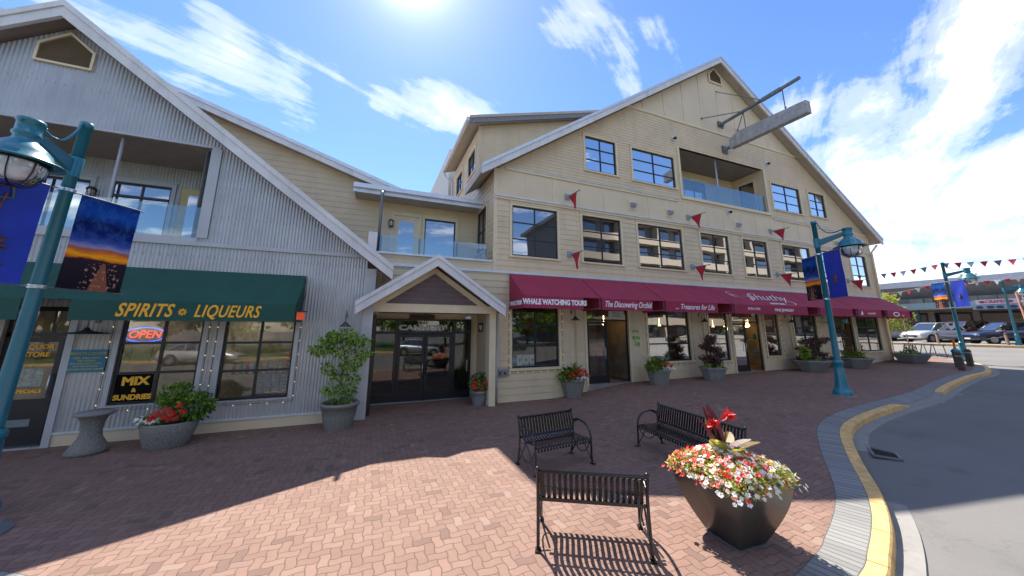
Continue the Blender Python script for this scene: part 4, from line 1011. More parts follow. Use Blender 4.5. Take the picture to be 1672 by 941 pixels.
# ---- string lights round the windows
def lights(path, lab, n, parent=None):
    t = empty('string_lights', path[0], lab, 'string lights', 'string lights round the shop windows')
    mb = MB(); mb.tube(path, .006, 5); mb.build('cable', FRAME, t)
    L_ = [0]
    for a, b in zip(path, path[1:]): L_.append(L_[-1]+(Vector(b)-Vector(a)).length)
    me = None
    for k in range(n):
        s_ = L_[-1]*(k+.5)/n
        for q in range(len(path)-1):
            if L_[q] <= s_ <= L_[q+1]:
                p = Vector(path[q]).lerp(Vector(path[q+1]), (s_-L_[q])/(L_[q+1]-L_[q]))
        if me is None:
            mb = MB(); mb.ico((p.x, p.y-.02, p.z-.01), .013, 0, 1); o = mb.build('bulb', BULB, t); me = o.data; p0 = p
        else:
            o = bpy.data.objects.new('bulb', me); COL.objects.link(o); o.parent = t; o.location = p-p0
def frame_path(a, b, c, d, y): return [(a, y, d), (a, y, c), (b, y, c), (b, y, d)]
for (a, b, c, d), lab in zip(GW, ('string lights bordering the neon-lit left window of the liquor shop', 'string lights bordering the right window of the liquor shop')): lights(frame_path(a-.13, b+.13, c-.1, 2.6, GY-.05), lab, 17)
for k, lab in ((0, 'string lights round the shop window nearest the porch'), (2, 'string lights round the window between the first two shop doors'), (3, 'string lights round the narrow window left of the middle shop door'), (5, 'string lights round the narrow window right of the middle shop door'), (6, 'string lights round the window behind the dark red shrub')):
    a, b, c, d = SH[k]; lights(frame_path(a-.13, b+.13, c-.12, 3.1, FY-.05), lab, 22)

# ================================================================== FIXTURES ON THE WALLS
cb = empty('hoist_beam', (16.75, FY, 11.5), 'heavy weathered timber beam hung below a projecting steel boom at the gable', 'hoist')
mb = MB(); mb.tube([(16.70, 11.2, 13.22), (16.70, 9.1, 13.25), (16.70, 7.42, 13.28)], .085, 12); mb.lathe([(.001, 0), (.17, 0), (.17, .06), (.001, .06)], (16.70, 11.15, 13.15), 12); mb.tube([(16.70, 9.0, 13.25), (16.70, 8.2, 13.265)], .11, 12); mb.box(16.5, 16.9, 11.14, 11.19, 13.05, 13.4); mb.build('boom', STEEL, cb)
mb = MB(); mb.prism([(10.78, 11.62), (7.33, 11.52), (7.33, 12.10), (7.6, 12.13), (10.35, 12.32), (10.78, 12.12)], lambda u, w, d: (16.78+d, u, w), -.15, .15); mb.build('timber_beam', BEAM, cb)
mb = MB(); mb.tube([(16.78, 11.2, 11.75), (16.78, 10.6, 11.78)], .09, 10); mb.box(16.58, 16.98, 11.13, 11.18, 11.55, 11.95); mb.build('wall_bracket', STEEL, cb)
for y, zt in ((9.95, 13.24), (8.15, 13.27)):
    mb = MB(); mb.tube([(16.73, y, zt), (16.78, y+.02, 12.15)], .022, 6); mb.ico((16.75, y, 12.3), .05, 0, 1); mb.build('hanger', STEEL, cb)
for p, q in (((16.72, 11.18, 15.25), (16.70, 9.1, 13.33)), ((15.3, 11.18, 13.25), (16.66, 9.95, 13.25)), ((18.1, 11.18, 13.25), (16.74, 9.95, 13.25))):
    mb = MB(); mb.tube([p, q], .022, 6); mb.ico(p, .06, 0, 1); mb.build('stay_rod', STEEL, cb)

def pennant(x, z, lab, seed):
    t = empty('wall_pennant', (x, FY, z), lab, 'pennant', 'red pennants on short poles along the shop wall')
    mb = MB(); mb.box(x-.11, x+.11, FY-.05, FY-.012, z-.12, z+.12); mb.tube([(x, FY-.05, z), (x, FY-.16, z)], .035, 8); mb.build('bracket', mat('faded_teal_plate', (.22, .30, .33), .5, var=.1), t)
    mb = MB(); mb.tube([(x, FY-.05, z), (x, FY-.90, z-.035)], .018, 8); mb.ico((x, FY-.90, z-.035), .028, 0, 1); mb.build('pole', STEEL, t)
    r = random.Random(seed); n, m_ = 9, 9; a_, b_ = .14, .72; mb = MB(); ph = r.random()*6; tipy = .46+r.random()*.12
    H = .60+r.random()*.06
    def P(i, j):
        s_, t_ = i/n, j/m_
        y = (a_+(b_-a_)*s_)*(1-t_)+(tipy)*t_; y = y + (.05*math.sin(t_*PI))*(s_-.5)*-1.6
        return (x+.035*math.sin(s_*7+ph+t_*3)*(.3+t_), FY-y, z-.03-H*t_**.92)
    for i in range(n):
        for j in range(m_):
            mb.face([P(i, j), P(i+1, j), P(i+1, j+1), P(i, j+1)], 0, True)
    mb.build('cloth', REDC, t, weld=True)
for k, (x, z, lab) in enumerate([(6.97, 7.60, 'red pennant high on the wall between the first two upper windows'), (13.60, 7.60, 'red pennant high on the wall below the left end of the recessed balcony'), (19.66, 7.59, 'red pennant high on the wall below the right end of the recessed balcony'),
        (7.0, 5.24, 'red pennant low on the wall between the first two upper windows'), (13.55, 5.20, 'red pennant low on the wall left of the fourth upper window'), (19.70, 5.22, 'red pennant low on the wall left of the sixth upper window'), (26.36, 5.25, 'red pennant low on the wall at the far right end')]): pennant(x, z, lab, k)
def vent(x, z, lab, s=.2):
    t = empty('wall_vent', (x, FY, z), lab, 'vent', 'square vents and lights on the upper wall')
    mb = MB(); strip(mb, F, x-s, x+s, z-s*1.1, z+s*1.1, .0, .03); mb.build('plate', TRIMB, t)
    mb = MB(); mb.box(x-s*.6, x+s*.6, FY-.16, FY-.031, z-s*.45, z+s*.5); mb.prism([(FY-.03, z+s*.55), (FY-.22, z+s*.1), (FY-.22, z-.02), (FY-.03, z+s*.5)], lambda u, w, d: (x+d, u, w), -s*.62, s*.62); mb.build('hood', mat('grey_plastic_hood', (.35, .36, .40), .5), t)
for x, z, lab in ((10.27, 7.72, 'square wall vent above the third upper window'), (12.41, 7.67, 'square wall vent right of the one above the third upper window'), (17.02, 7.62, 'small square wall vent above the fifth upper window'), (25.72, 7.5, 'square wall vent behind the street lamp arm')): vent(x, z, lab)
def camera_box(x, z, lab):
    t = empty('security_camera', (x, FY, z), lab, 'camera')
    mb = MB(); strip(mb, F, x-.09, x+.09, z-.12, z+.12, .0, .04); mb.build('base', mat('white_plastic', (.6, .6, .58), .4), t)
    mb = MB(); mb.tube([(x, FY-.04, z), (x, FY-.12, z-.02)], .03, 8); mb.ico((x, FY-.17, z-.05), .075, 0, 2); mb.build('dome', FRAME, t)
for x, z, lab in ((13.09, 11.59, 'small wall fixture above the left edge of the recessed balcony'), (20.16, 11.63, 'small wall fixture above the right edge of the recessed balcony'), (16.45, 8.26, 'security camera under the middle of the recessed balcony')): camera_box(x, z, lab)
def lantern(x, y, z, lab, nrm=(0, -1)):
    t = empty('wall_lantern', (x, y, z), lab, 'wall light')
    nx, ny = nrm; cx, cy = x+nx*.12, y+ny*.12
    mb = MB(); mb.tube([(x, y, z+.1), (cx, cy, z+.12)], .025, 8); mb.lathe([(.001, .16), (.07, .14), (.10, .09), (.10, .06)], (cx, cy, z), 12); mb.lathe([(.09, -.13), (.06, -.16), (.001, -.17)], (cx, cy, z), 12); 
    for q in range(6): a = PI*q/3; mb.tube([(cx+.088*math.cos(a), cy+.088*math.sin(a), z+.07), (cx+.088*math.cos(a), cy+.088*math.sin(a), z-.13)], .006, 5)
    mb.build('cage', mat('dull_bronze_fitting', (.12, .10, .08), .5, .5), t)
    mb = MB(); mb.lathe([(.07, .08), (.075, -.12), (.001, -.13)], (cx, cy, z), 12); mb.build('glass_jar', GLOBE, t)
lantern(.45, BY, 6.35, 'caged wall lantern beside the white balcony door of the low wing')
lantern(14.35, 13.0, 10.6, 'caged wall lantern inside the recessed third-floor balcony')
lantern(3.72, 11.75, 2.45, 'caged wall lantern inside the entrance porch', (-1, 0))
lantern(-7.25, BB, 6.0, 'caged wall lantern on the back wall of the grey balcony')
def barn(x, y, z, lab, r=.17):
    t = empty('gooseneck_light', (x, y, z), lab, 'wall light')
    mb = MB(); mb.tube([(x, y, z+.28), (x, y-.12, z+.42), (x, y-.26, z+.40), (x, y-.30, z+.25), (x, y-.30, z+.12)], .012, 6); mb.box(x-.04, x+.04, y-.03, y, z+.22, z+.34); mb.build('arm', STEEL, t)
    mb = MB(); mb.lathe([(.03, .13), (.05, .09), (.09, .05), (r, .0), (r, -.01), (.06, .03)], (x, y-.30, z), 20); mb.build('shade', mat('dark_grey_enamel', (.05, .055, .06), .4, .3), t)
barn(6.98, FY, 2.72, 'gooseneck light left of the first shop door'); barn(13.62, FY, 2.72, 'gooseneck light left of the potted red shrub'); barn(19.8, FY, 2.75, 'gooseneck light right of the middle shop door'); barn(23.1, FY, 2.75, 'gooseneck light behind the leaning maroon shrub')
barn(-5.6, GY, 2.28, 'wide dark gooseneck light above the blue board', .36); barn(-.62, GY, 2.45, 'gooseneck light behind the crown of the potted green tree', .14)
# downpipes on the market wall
def pipe(P, lab, m=FLASH, r=.04):
    mb = MB(); mb.tube(P, r, 10)
    for p in P[1:-1]: pass
    z = P[-1][2]
    o = mb.build('downpipe', m, None, lab, 'downpipe'); return o
pipe([(3.99, 11.1, 2.95), (3.99, 11.1, 1.5), (3.99, 11.1, .02)], 'white downpipe beside the entrance porch post')
pipe([(7.13, 11.12, 3.2), (7.13, 11.12, 1.0), (7.13, 11.12, .2)], 'thin downpipe left of the first shop door', BEIGE2, .025)
pipe([(13.75, 11.12, 3.2), (13.75, 11.12, .35)], 'thin downpipe left of the middle shops', BEIGE2, .025)
pipe([(19.95, 11.12, 3.2), (19.95, 11.12, .45)], 'thin downpipe right of the middle shop', BEIGE2, .025)
pipe([(30.1, 11.0, 7.75), (29.75, 11.05, 7.45), (29.52, 11.10, 7.25), (29.52, 11.10, 3.5), (29.52, 11.10, .45)], 'beige downpipe on the far right corner of the beige building', BEIGE2, .055)
eb = empty('meter_box', (4.28, FY, .95), 'small grey electrical box with two black outlets by the porch downpipe', 'box')
mb = MB(); mb.box(4.06, 4.44, FY-.09, FY-.02, .84, 1.04); mb.build('cover', mat('grey_metal_box', (.22, .24, .26), .5, .3), eb); mb = MB(); mb.tube([(3.99, 11.1, 1.08), (4.5, 11.12, 1.09)], .014, 6); mb.build('conduit', FLASH, eb)
for u in (4.12, 4.29):
    mb = MB(); mb.box(u-.025, u+.03, FY-.10, FY-.09, .90, .98); mb.build('outlet', FRAME, eb)
mb = MB(); mb.lathe([(.05, 0), (.11, .02), (.11, .06), (.08, .09), (.001, .1)], (2.95, 11.0, 2.70), 14); mb.build('dome_camera', mat('white_plastic', (.6, .6, .58), .4), None, 'white dome camera under the entrance porch ceiling', 'camera')
gm = mat('faded_green_stencil', (.30, .42, .12), .7, var=.5, vs=9)
mb = MB()
for (u, z, w_, h_) in ((9.98, 2.25, .34, .10), (10.0, 1.98, .38, .13), (9.95, 1.72, .10, .22), (10.1, 1.7, .12, .18)): strip(mb, F, u-w_/2, u+w_/2, z, z+h_, .018, .019)
mb.build('wall_sticker', gm, None, 'faded green decal on the beige wall right of the first shop door', 'decal')

# ================================================================== STREET FURNITURE
def make_bench(Lb, label):
    """front faces -y, origin under the middle"""
    t = empty('park_bench', (0, 0, 0), label, 'bench', 'black metal strap benches grouped on the plaza')
    prof = catmull([(.285, .775), (.262, .70), (.235, .58), (.205, .49), (.16, .445), (.08, .425), (-.06, .43), (-.18, .435), (-.26, .425), (-.295, .395), (-.295, .355)], 3)
    def strap_set(P, name):
        mb = MB(); n = int(round((Lb-.12)/.0625)); half = Lb/2-.06
        for k in range(n+1):
            xc = -half+2*half*k/n; w_ = .019
            for a, b in zip(P, P[1:]):
                d = (b-a).normalized(); nn = Vector((d.y, -d.x))*.0035
                q = [(a.x+nn.x, a.y+nn.y), (b.x+nn.x, b.y+nn.y), (b.x-nn.x, b.y-nn.y), (a.x-nn.x, a.y-nn.y)]
                i = len(mb.v)
                for (yy, zz2) in q: mb.v += [(xc-w_, yy, zz2), (xc+w_, yy, zz2)]
                for f in ((0, 2, 3, 1), (4, 6, 7, 5), (0, 1, 7, 6), (2, 4, 5, 3), (0, 6, 4, 2), (1, 3, 5, 7)): mb.f.append(tuple(i+z for z in f)); mb.m.append(0); mb.sm.append(False)
        mb.build(name, BLACKM, t)
    cut = [k for k, p in enumerate(prof) if p.y < .445][0]
    strap_set(prof[:cut+1], 'backrest'); strap_set(prof[cut:], 'seat')
    mb = MB(); h = Lb/2
    mb.tube([(-h, .285, .79), (h, .285, .79)], .021, 10); mb.build('top_rail', BLACKM, t)
    mb = MB(); mb.bar((-h, .215, .475), (h, .215, .475), .012, .035); mb.bar((-h, .08, .408), (h, .08, .408), .04, .012); mb.bar((-h, -.24, .405), (h, -.24, .405), .04, .012); mb.build('seat_rails', BLACKM, t)
    for sx in (-1, 1):
        x = sx*h
        def c3(P, n=5): return [(x, p.x, p.y) for p in catmull(P, n)]
        mb = MB(); mb.tube(c3([(.285, .80), (.262, .70), (.235, .58), (.235, .40), (.265, .20), (.30, .03)]), [.019]*26, 8); mb.ico((x, .285, .815), .027, 0, 2); mb.box(x-.03, x+.03, .27, .36, .0, .018); mb.build('rear_leg', BLACKM, t)
        mb = MB(); mb.tube(c3([(-.285, .44), (-.292, .30), (-.29, .15), (-.30, .03)]), .019, 8); mb.box(x-.03, x+.03, -.36, -.27, .0, .018); mb.build('front_leg', BLACKM, t)
        mb = MB(); mb.tube(c3([(.25, .645), (.20, .64), (.10, .675), (-.03, .675), (-.16, .635), (-.25, .55), (-.288, .43)], 6), .019, 8); mb.tube(c3([(.24, .52), (.19, .60), (.10, .655)], 5), .010, 6); mb.build('armrest', BLACKM, t)
        mb = MB(); mb.tube(c3([(-.28, .06), (-.20, .16), (-.10, .30), (-.02, .41)], 5), .012, 6); mb.tube(c3([(.28, .06), (.20, .16), (.10, .30), (.02, .41)], 5), .012, 6); mb.tube(c3([(-.27, .37), (-.15, .20), (.0, .13), (.15, .20), (.24, .37)], 5), .010, 6); mb.build('leg_scroll', BLACKM, t)
    return t
b1 = make_bench(1.21, 'black strap bench seen from behind, nearest the viewer on sunlit bricks')
b1.location = (2.575, 3.83, 0); b1.rotation_euler = (0, 0, PI-math.atan2(.61, 1.04)); 
b2 = copy_tree(b1, (3.28, 5.95, 0), None, math.atan2(.14, 1.27)); b2['label'] = 'black strap bench facing the viewer, half across the shadow edge'
b3 = make_bench(2.02, 'longer black strap bench standing behind the large flower planter'); b3.location = (5.58, 5.12, 0); b3.rotation_euler = (0, 0, -PI/2-math.radians(5))

def make_lamp(label):
    t = empty('street_lamp', (0, 0, 0), label, 'street lamp', 'teal street lamps with banners')
    mb = MB(); mb.lathe([(.25, 0), (.25, .10), (.23, .13), (.20, .17), (.17, .26), (.145, .45), (.125, .80), (.118, .93), (.135, .95), (.135, 1.02), (.10, 1.06)], n=28); mb.build('base', TEAL, t)
    mb = MB(); mb.lathe([(.32, -.02), (.32, .006), (.001, .008)], n=28); mb.build('footing', CONC, t)
    mb = MB(); mb.lathe([(.088, 1.04), (.066, 5.55), (.078, 5.55), (.078, 5.64), (.001, 5.66)], n=20); mb.build('pole', TEAL, t)
    mb = MB()
    for s_ in (-1, 1): mb.prism([(-.05, 4.975), (-.74, 5.075), (-.74, 4.965), (-.05, 4.775)], lambda u, w, d: (d, u, w), s_*.022-.005, s_*.022+.005)
    mb.prism([(-.05, 4.975), (-.74, 5.075), (-.74, 5.055), (-.05, 4.955)], lambda u, w, d: (d, u, w), -.03, .03); mb.prism([(-.05, 4.795), (-.74, 4.985), (-.74, 4.965), (-.05, 4.775)], lambda u, w, d: (d, u, w), -.03, .03)
    mb.lathe([(.085, 4.715), (.09, 5.015), (.085, 5.035)], n=16)
    mb.tube([(0, p.x, p.y) for p in catmull([(-.03, 5.60), (-.09, 5.58), (-.14, 5.42), (-.30, 5.185), (-.50, 5.125), (-.66, 5.155), (-.74, 5.115)], 5)], .018, 8); mb.build('arm', TEAL, t)
    c = (0, -.84, 0)
    mb = MB(); mb.lathe([(.001, 5.185), (.13, 5.175), (.13, 5.135), (.115, 5.125), (.115, 4.995), (.13, 4.975), (.13, 4.945), (.105, 4.915), (.12, 4.865), (.20, 4.795), (.27, 4.715), (.30, 4.615), (.40, 4.580), (.415, 4.565), (.29, 4.575), (.27, 4.595)], c, 32)
    for q in range(3): a = q*2.1+.5; mb.ico((.13*math.cos(a), -.84+.13*math.sin(a), 5.115), .018, 0, 1)
    hd = mb.build('shade', TEAL, t)
    mb = MB(); mb.lathe([(.262, 4.605), (.262, 4.515), (.255, 4.435), (.225, 4.345), (.17, 4.285), (.09, 4.250), (.001, 4.240)], c, 32); mb.build('globe', GLOBE, hd)
    mb = MB()
    for q in range(4):
        a = PI*q/4+.35; mb.tube([(math.cos(a)*r*s_, -.84+math.sin(a)*r*s_, z) for s_, pr2 in ((1, 1),) for r, z in ((.275, 4.595), (.272, 4.495), (.26, 4.405), (.225, 4.325), (.16, 4.260), (.08, 4.230), (0, 4.225), (-.08, 4.230), (-.16, 4.260), (-.225, 4.325), (-.26, 4.405), (-.272, 4.495), (-.275, 4.595))], .007, 5)
    mb.lathe([(.28, 4.580), (.28, 4.545)], c, 32); mb.build('cage', FRAME, hd)
    return t
def sunset_mat():
    m, nt, b = newmat('sunset_photo_print'); tcn = nt.nodes.new('ShaderNodeUVMap'); tcn.uv_map = 'UVMap'
    U, V, _ = sep(nt, tcn.outputs[0]); mp = comb(nt, U*1.6, V*9.0); n = noise(nt, mp, 1.6, 6, .6, .6); n2_ = noise(nt, comb(nt, U*3, V*4), 2.2, 5, .65)
    g_ = (V+(n-.5)*.10)
    c = ramp(nt, g_, [(.0, (.012, .010, .016)), (.33, (.03, .02, .03)), (.345, (.85, .16, .01)), (.37, (.95, .48, .02)), (.41, (.85, .20, .02)), (.44, (.42, .11, .07)), (.475, (.30, .30, .48)), (.52, (.05, .09, .38)), (.62, (.004, .02, .17)), (.72, (.003, .012, .09)), (.85, (.006, .07, .36)), (1.0, (.003, .03, .20))])
    cl_ = ramp(nt, n2_, [(.45, (0, 0, 0)), (.7, (1, 1, 1))]); s2 = nt.nodes.new('ShaderNodeSeparateColor'); nt.links.new(cl_, s2.inputs[0])
    c = mixc(nt, X(nt, s2.outputs[0])*V.gt(.5)*.5, c, (.06, .16, .42))
    sp = noise(nt, comb(nt, U*16+V*6, V*30), 1.0, 2, .5); du = (U-.62).op('ABSOLUTE'); cone = (const(nt, .33)-V)*1.1
    sp2 = sp.gt(.60)*V.lt(.31)*du.lt(.30); c = mixc(nt, sp2*.8, c, (.50, .28, .18)); c = mixc(nt, V.lt(.31)*(du*2.2+V*1.0).lt(.36)*.55, c, (.45, .16, .08))
    nt.links.new(c, b.inputs['Base Color']); b.inputs['Roughness'].default_value = .8; b.inputs['Specular IOR Level'].default_value = .1; return m
SUNSET = sunset_mat()
BLUEB = mat('royal_blue_banner', (.006, .035, .42), .5, var=.12, vs=4, bmp=.1)
BROWNP = mat('brown_print', (.16, .06, .03), .6, var=.5, vs=18)
def banner_arms(t, far_m, near_kind, dz=0):
    """banners either side of the pole along a diagonal"""
    u = Vector((.54, .84, 0)); 
    for z in (4.37+dz, 2.87+dz):
        mb = MB(); mb.tube([tuple(u*-.98+Vector((0, 0, z))), tuple(u*.98+Vector((0, 0, z)))], .011, 6); mb.lathe([(.095, z-.025), (.095, z+.025)], n=16); mb.build('banner_rod', ALU, t)
    def cloth(s0, s1, m, name, par=None):
        mb = MB(); nx, nz = 8, 14
        def P(i, j): 
            s_ = s0+(s1-s0)*i/nx; tz = j/nz; w_ = .012*math.sin(i*.9+j*.35)*math.sin(PI*tz)
            p = u*s_+Vector((u.y, -u.x, 0))*w_; return (p.x, p.y, 2.88+dz+1.48*tz)
        for i in range(nx):
            for j in range(nz): mb.face([P(i, j), P(i+1, j), P(i+1, j+1), P(i, j+1)], 0, True)
        o = mb.build(name, m, t); uv = o.data.uv_layers.new(name='UVMap'); k = 0
        for i in range(nx):
            for j in range(nz):
                for (a, b) in ((i, j), (i+1, j), (i+1, j+1), (i, j+1)): uv.data[k].uv = (a/nx, b/nz); k += 1
        return o
    cloth(.17, .93, SUNSET, 'sunset_banner')
    bl = cloth(-.93, -.17, BLUEB, 'blue_banner')
    # emblem on the blue banner: rod, ring and a tentacled body
    side = Vector((u.y, -u.x, 0))
    def ep(s_, z): p = u*(-.55+s_)+side*.02; return (p.x, p.y, z+dz)
    mb = MB()
    mb.tube([ep(.02, 4.12), ep(.0, 3.9), ep(-.02, 3.6), ep(.02, 3.45)], .012, 5); mb.tube([ep(-.08, 4.2), ep(.06, 4.2), ep(.08, 4.05), ep(-.06, 4.02), ep(-.08, 4.2)], .018, 5, 1)
    for q in range(7):
        a = q*2*PI/7; L_ = .13+.05*(q % 3)
        mb.tube([ep(0, 3.5), ep(.10*math.cos(a), 3.5-.06+.08*math.sin(a)), ep(L_*math.cos(a+.5)*1.2, 3.42+L_*math.sin(a+.5)), ep(L_*1.25*math.cos(a+.9), 3.34+L_*1.3*math.sin(a+.9))], [.04, .03, .02, .006], 6)
    mb.tube([ep(.0, 3.62), ep(-.02, 3.5), ep(.0, 3.38), ep(.02, 3.2)], [.03, .075, .06, .01], 8)
    mb.build('emblem', [BROWNP, STEEL], bl)
l1 = make_lamp('teal street lamp with banners at the left edge, in front of the liquor shop'); banner_arms(l1, None, 0, .12)
l2 = copy_tree(l1, (13.84, 6.5, gz(13.84))); l2['label'] = 'teal street lamp with banners standing on the plaza before the maroon awnings'
l3 = copy_tree(l1, (31.12, 8.75, gz(31.12))); l3['label'] = 'teal street lamp with banners at the far street corner'
l1.location = (-4.62, 7.21, 0); l1.rotation_euler = (0, math.radians(1.5), 0)      # the old pole leans a little
l1.scale = (1, 1, 1); l2.scale = (1, 1, 1)
l4 = make_lamp('distant teal street lamp without banners across the road'); l4.location = (43.8, 9.65, gz(43.8)-.14); l4.scale = (.9, .9, .86)

# ================================================================== PLANTS
def rv(r): 
    while True:
        v = Vector((r.uniform(-1, 1), r.uniform(-1, 1), r.uniform(-1, 1)))
        if .05 < v.length < 1: return v
def leaf(mb, p, d, L, w, m=0, fold=.25, nrm=None):
    """folded pointed leaf from p along d"""
    d = d.normalized(); s_ = d.cross(nrm if nrm is not None else Vector((0, 0, 1)))
    if s_.length < .05: s_ = Vector((1, 0, 0))
    s_.normalize(); n_ = s_.cross(d)
    b = p+d*L*.45; t = p+d*L
    l_ = b+s_*w+n_*w*fold; r_ = b-s_*w+n_*w*fold
    i = len(mb.v); mb.v += [tuple(p), tuple(l_), tuple(t), tuple(r_)]
    mb.f += [(i, i+1, i+2), (i, i+2, i+3)]; mb.m += [m, m]; mb.sm += [False, False]
def clump(mb, c, R, n, L, w, r, m=0, droop=.3, mats=None, shell=.45):
    c = Vector(c)
    for _ in range(n):
        v = rv(r); v = v.normalized()*(shell+(1-shell)*r.random()**.7)
        p = c+Vector((v.x*R[0], v.y*R[1], v.z*R[2])); d = v+rv(r)*.9+Vector((0, 0, -droop))
        leaf(mb, p, d, L*r.uniform(.6, 1.3), w*r.uniform(.7, 1.2), r.choice(mats) if mats else m, .3, rv(r))
def frond(mb, base, d, L, r, lw=.035, ll=.10, n=14, m=0, droop=.5):
    """arching stem with paired leaflets"""
    base = Vector(base); d = d.normalized(); P = []
    for k in range(n+1):
        t = k/n; P.append(base+d*L*t+Vector((0, 0, -droop*L*t*t)))
    for k in range(2, n+1):
        t = (P[k]-P[k-1]).normalized(); s_ = t.cross(Vector((0, 0, 1))).normalized(); sc = .5+math.sin(PI*k/(n+1))*.6
        for sg_ in (-1, 1): leaf(mb, P[k], s_*sg_+t*.7+Vector((0, 0, r.uniform(-.2, .3))), ll*sc, lw*sc*.5, m, .2)
    return P
def flower(mb, p, nrm, R, r, m=0, n=5, cup=.25):
    p = Vector(p); nrm = nrm.normalized(); a = nrm.cross(Vector((.3, .2, 1)));
    if a.length < .05: a = Vector((1, 0, 0))
    a.normalize(); b = nrm.cross(a); ph = r.random()*6
    for k in range(n):
        t0 = ph+2*PI*k/n; w_ = PI/n*.95
        def q(t, rr, h): return p+(a*math.cos(t)+b*math.sin(t))*rr+nrm*h
        i = len(mb.v); mb.v += [tuple(p-nrm*R*.1), tuple(q(t0-w_, R*.72, R*cup)), tuple(q(t0-w_*.45, R*1.0, R*cup*.9)), tuple(q(t0+w_*.45, R*1.0, R*cup*.9)), tuple(q(t0+w_, R*.72, R*cup))]
        mb.f.append((i, i+1, i+2, i+3, i+4)); mb.m.append(m); mb.sm.append(False)
def pot_round(t, c, r0, r1, h, m, sx=1, sy=1, n=36, rim=.05, name='pot'):
    mb = MB(); mb.lathe([(r0*.97, 0), (r0, .03), ((r0+r1)*.5+.01, h*.5), (r1-rim*.3, h-.09), (r1+rim*.5, h-.08), (r1+rim*.6, h-.02), (r1+rim*.2, h), (r1-rim, h-.005), (r1-rim, h-.10)], c, n, 0, True, sx, sy); mb.lathe([(.001, .001), (r0*.97, .001)], c, n, 0, True, sx, sy); o = mb.build(name, m, t)
    mb = MB(); mb.lathe([(.001, h-.05), (r1-rim, h-.07)], c, n, 0, True, sx, sy); mb.build('soil', SOIL, t); return o
def pot_oct(t, c, r0, r1, h, m, n=8, sx=1, sy=1, rot=PI/8):
    mb = MB(); mb.lathe([(r0, 0), (r1-.02, h-.07), (r1+.02, h-.06), (r1+.02, h), (r1-.05, h), (r1-.06, h-.1)], c, n, 0, False, sx, sy, False, rot); mb.build('pot', m, t)
    mb = MB(); mb.lathe([(.001, h-.05), (r1-.05, h-.06)], c, n, 0, False, sx, sy, False, rot); mb.build('soil', SOIL, t)
r = random.Random(5)
# big bronze planter --------------------------------------------------
BC = (4.168, 3.224)
bp_ = empty('flower_planter', (BC[0], BC[1], 0), 'tapering bronze-grey planter overflowing with white and red petunias and red canna', 'planter')
mb = MB(); N = 12; H = .70
def half(t): return .21+(.445-.21)*math.sin(PI*t/2)
rows = []
for k in range(N+1):
    t = k/N; w_ = half(t); z = H*t
    rows.append([(-w_, -w_), (w_, -w_), (w_, w_), (-w_, w_), z])
def rp(x, y, z, th=-.038): return (BC[0]+x*math.cos(th)-y*math.sin(th), BC[1]+x*math.sin(th)+y*math.cos(th), z)
for k in range(N):
    for q in range(4):
        a, b = rows[k][q], rows[k][(q+1) % 4]; c, d = rows[k+1][(q+1) % 4], rows[k+1][q]; z0, z1 = rows[k][4], rows[k+1][4]
        mb.face([rp(*a, z0+.012), rp(*b, z0+.012), rp(*c, z1+.012), rp(*d, z1+.012)], 0, True)
for q in range(4):      # rolled rim
    cs_ = [(-1, -1), (1, -1), (1, 1), (-1, 1)]; a, b = cs_[q], cs_[(q+1) % 4]; w0, w1 = .445, .405
    mb.face([rp(a[0]*w0, a[1]*w0, .712), rp(b[0]*w0, b[1]*w0, .712), rp(b[0]*w1, b[1]*w1, .705), rp(a[0]*w1, a[1]*w1, .705)])
    mb.face([rp(a[0]*w1, a[1]*w1, .705), rp(b[0]*w1, b[1]*w1, .705), rp(b[0]*w1, b[1]*w1, .58), rp(a[0]*w1, a[1]*w1, .58)])
mb.build('metal_bowl', BRONZE, bp_, weld=True)
mb = MB(); mb.prism([(-.225, -.225), (.225, -.225), (.225, .225), (-.225, .225)], lambda u, w, d: rp(u, w, d), 0, .012); mb.build('base_plate', STEEL, bp_)
mb = MB(); mb.face([rp(-.42, -.42, .62), rp(.42, -.42, .62), rp(.42, .42, .62), rp(-.42, .42, .62)]); mb.build('soil', SOIL, bp_)
def mound(x, y):        # height of the flower mound above the soil
    d = max(abs(x), abs(y))/.52; return .71+.21*max(0, 1-d**2.2)
mbl, mbw, mbr, mbc, mbp = MB(), MB(), MB(), MB(), MB()
for _ in range(3800):
    x, y = r.uniform(-.485, .485), r.uniform(-.485, .485)
    if x*x+y*y > .40 and r.random() < .5: continue
    e = max(abs(x), abs(y)); z = mound(x, y)*r.uniform(.90, 1.02)-max(0, e-.44)*.9
    p = Vector(rp(x, y, z)); dirv = Vector((x*1.4, y*1.4, .35))+rv(r)*.9
    leaf(mbl, p, dirv, r.uniform(.035, .075), r.uniform(.008, .016), r.choice((0, 0, 1, 1, 2, 3)), .2, rv(r))
for _ in range(640):
    x, y = r.uniform(-.54, .54), r.uniform(-.54, .54)
    e = max(abs(x), abs(y)); z = mound(x, y)+.015+r.uniform(0, .045)-max(0, e-.44)*1.1
    p = rp(x, y, z); nrm = Vector((x*1.5, y*1.5, .75))+rv(r)*.5
    side_w = .50+.22*(x-y)-.15*(y > .2)
    q = r.random()
    if q < side_w: flower(mbw, p, nrm, r.uniform(.022, .036), r)
    elif q < side_w+.5*(1-side_w): flower(mbr, p, nrm, r.uniform(.020, .031), r)
    elif q < side_w+.95*(1-side_w): flower(mbc, p, nrm, r.uniform(.020, .031), r)
    else: flower(mbp, p, nrm, r.uniform(.015, .02), r)
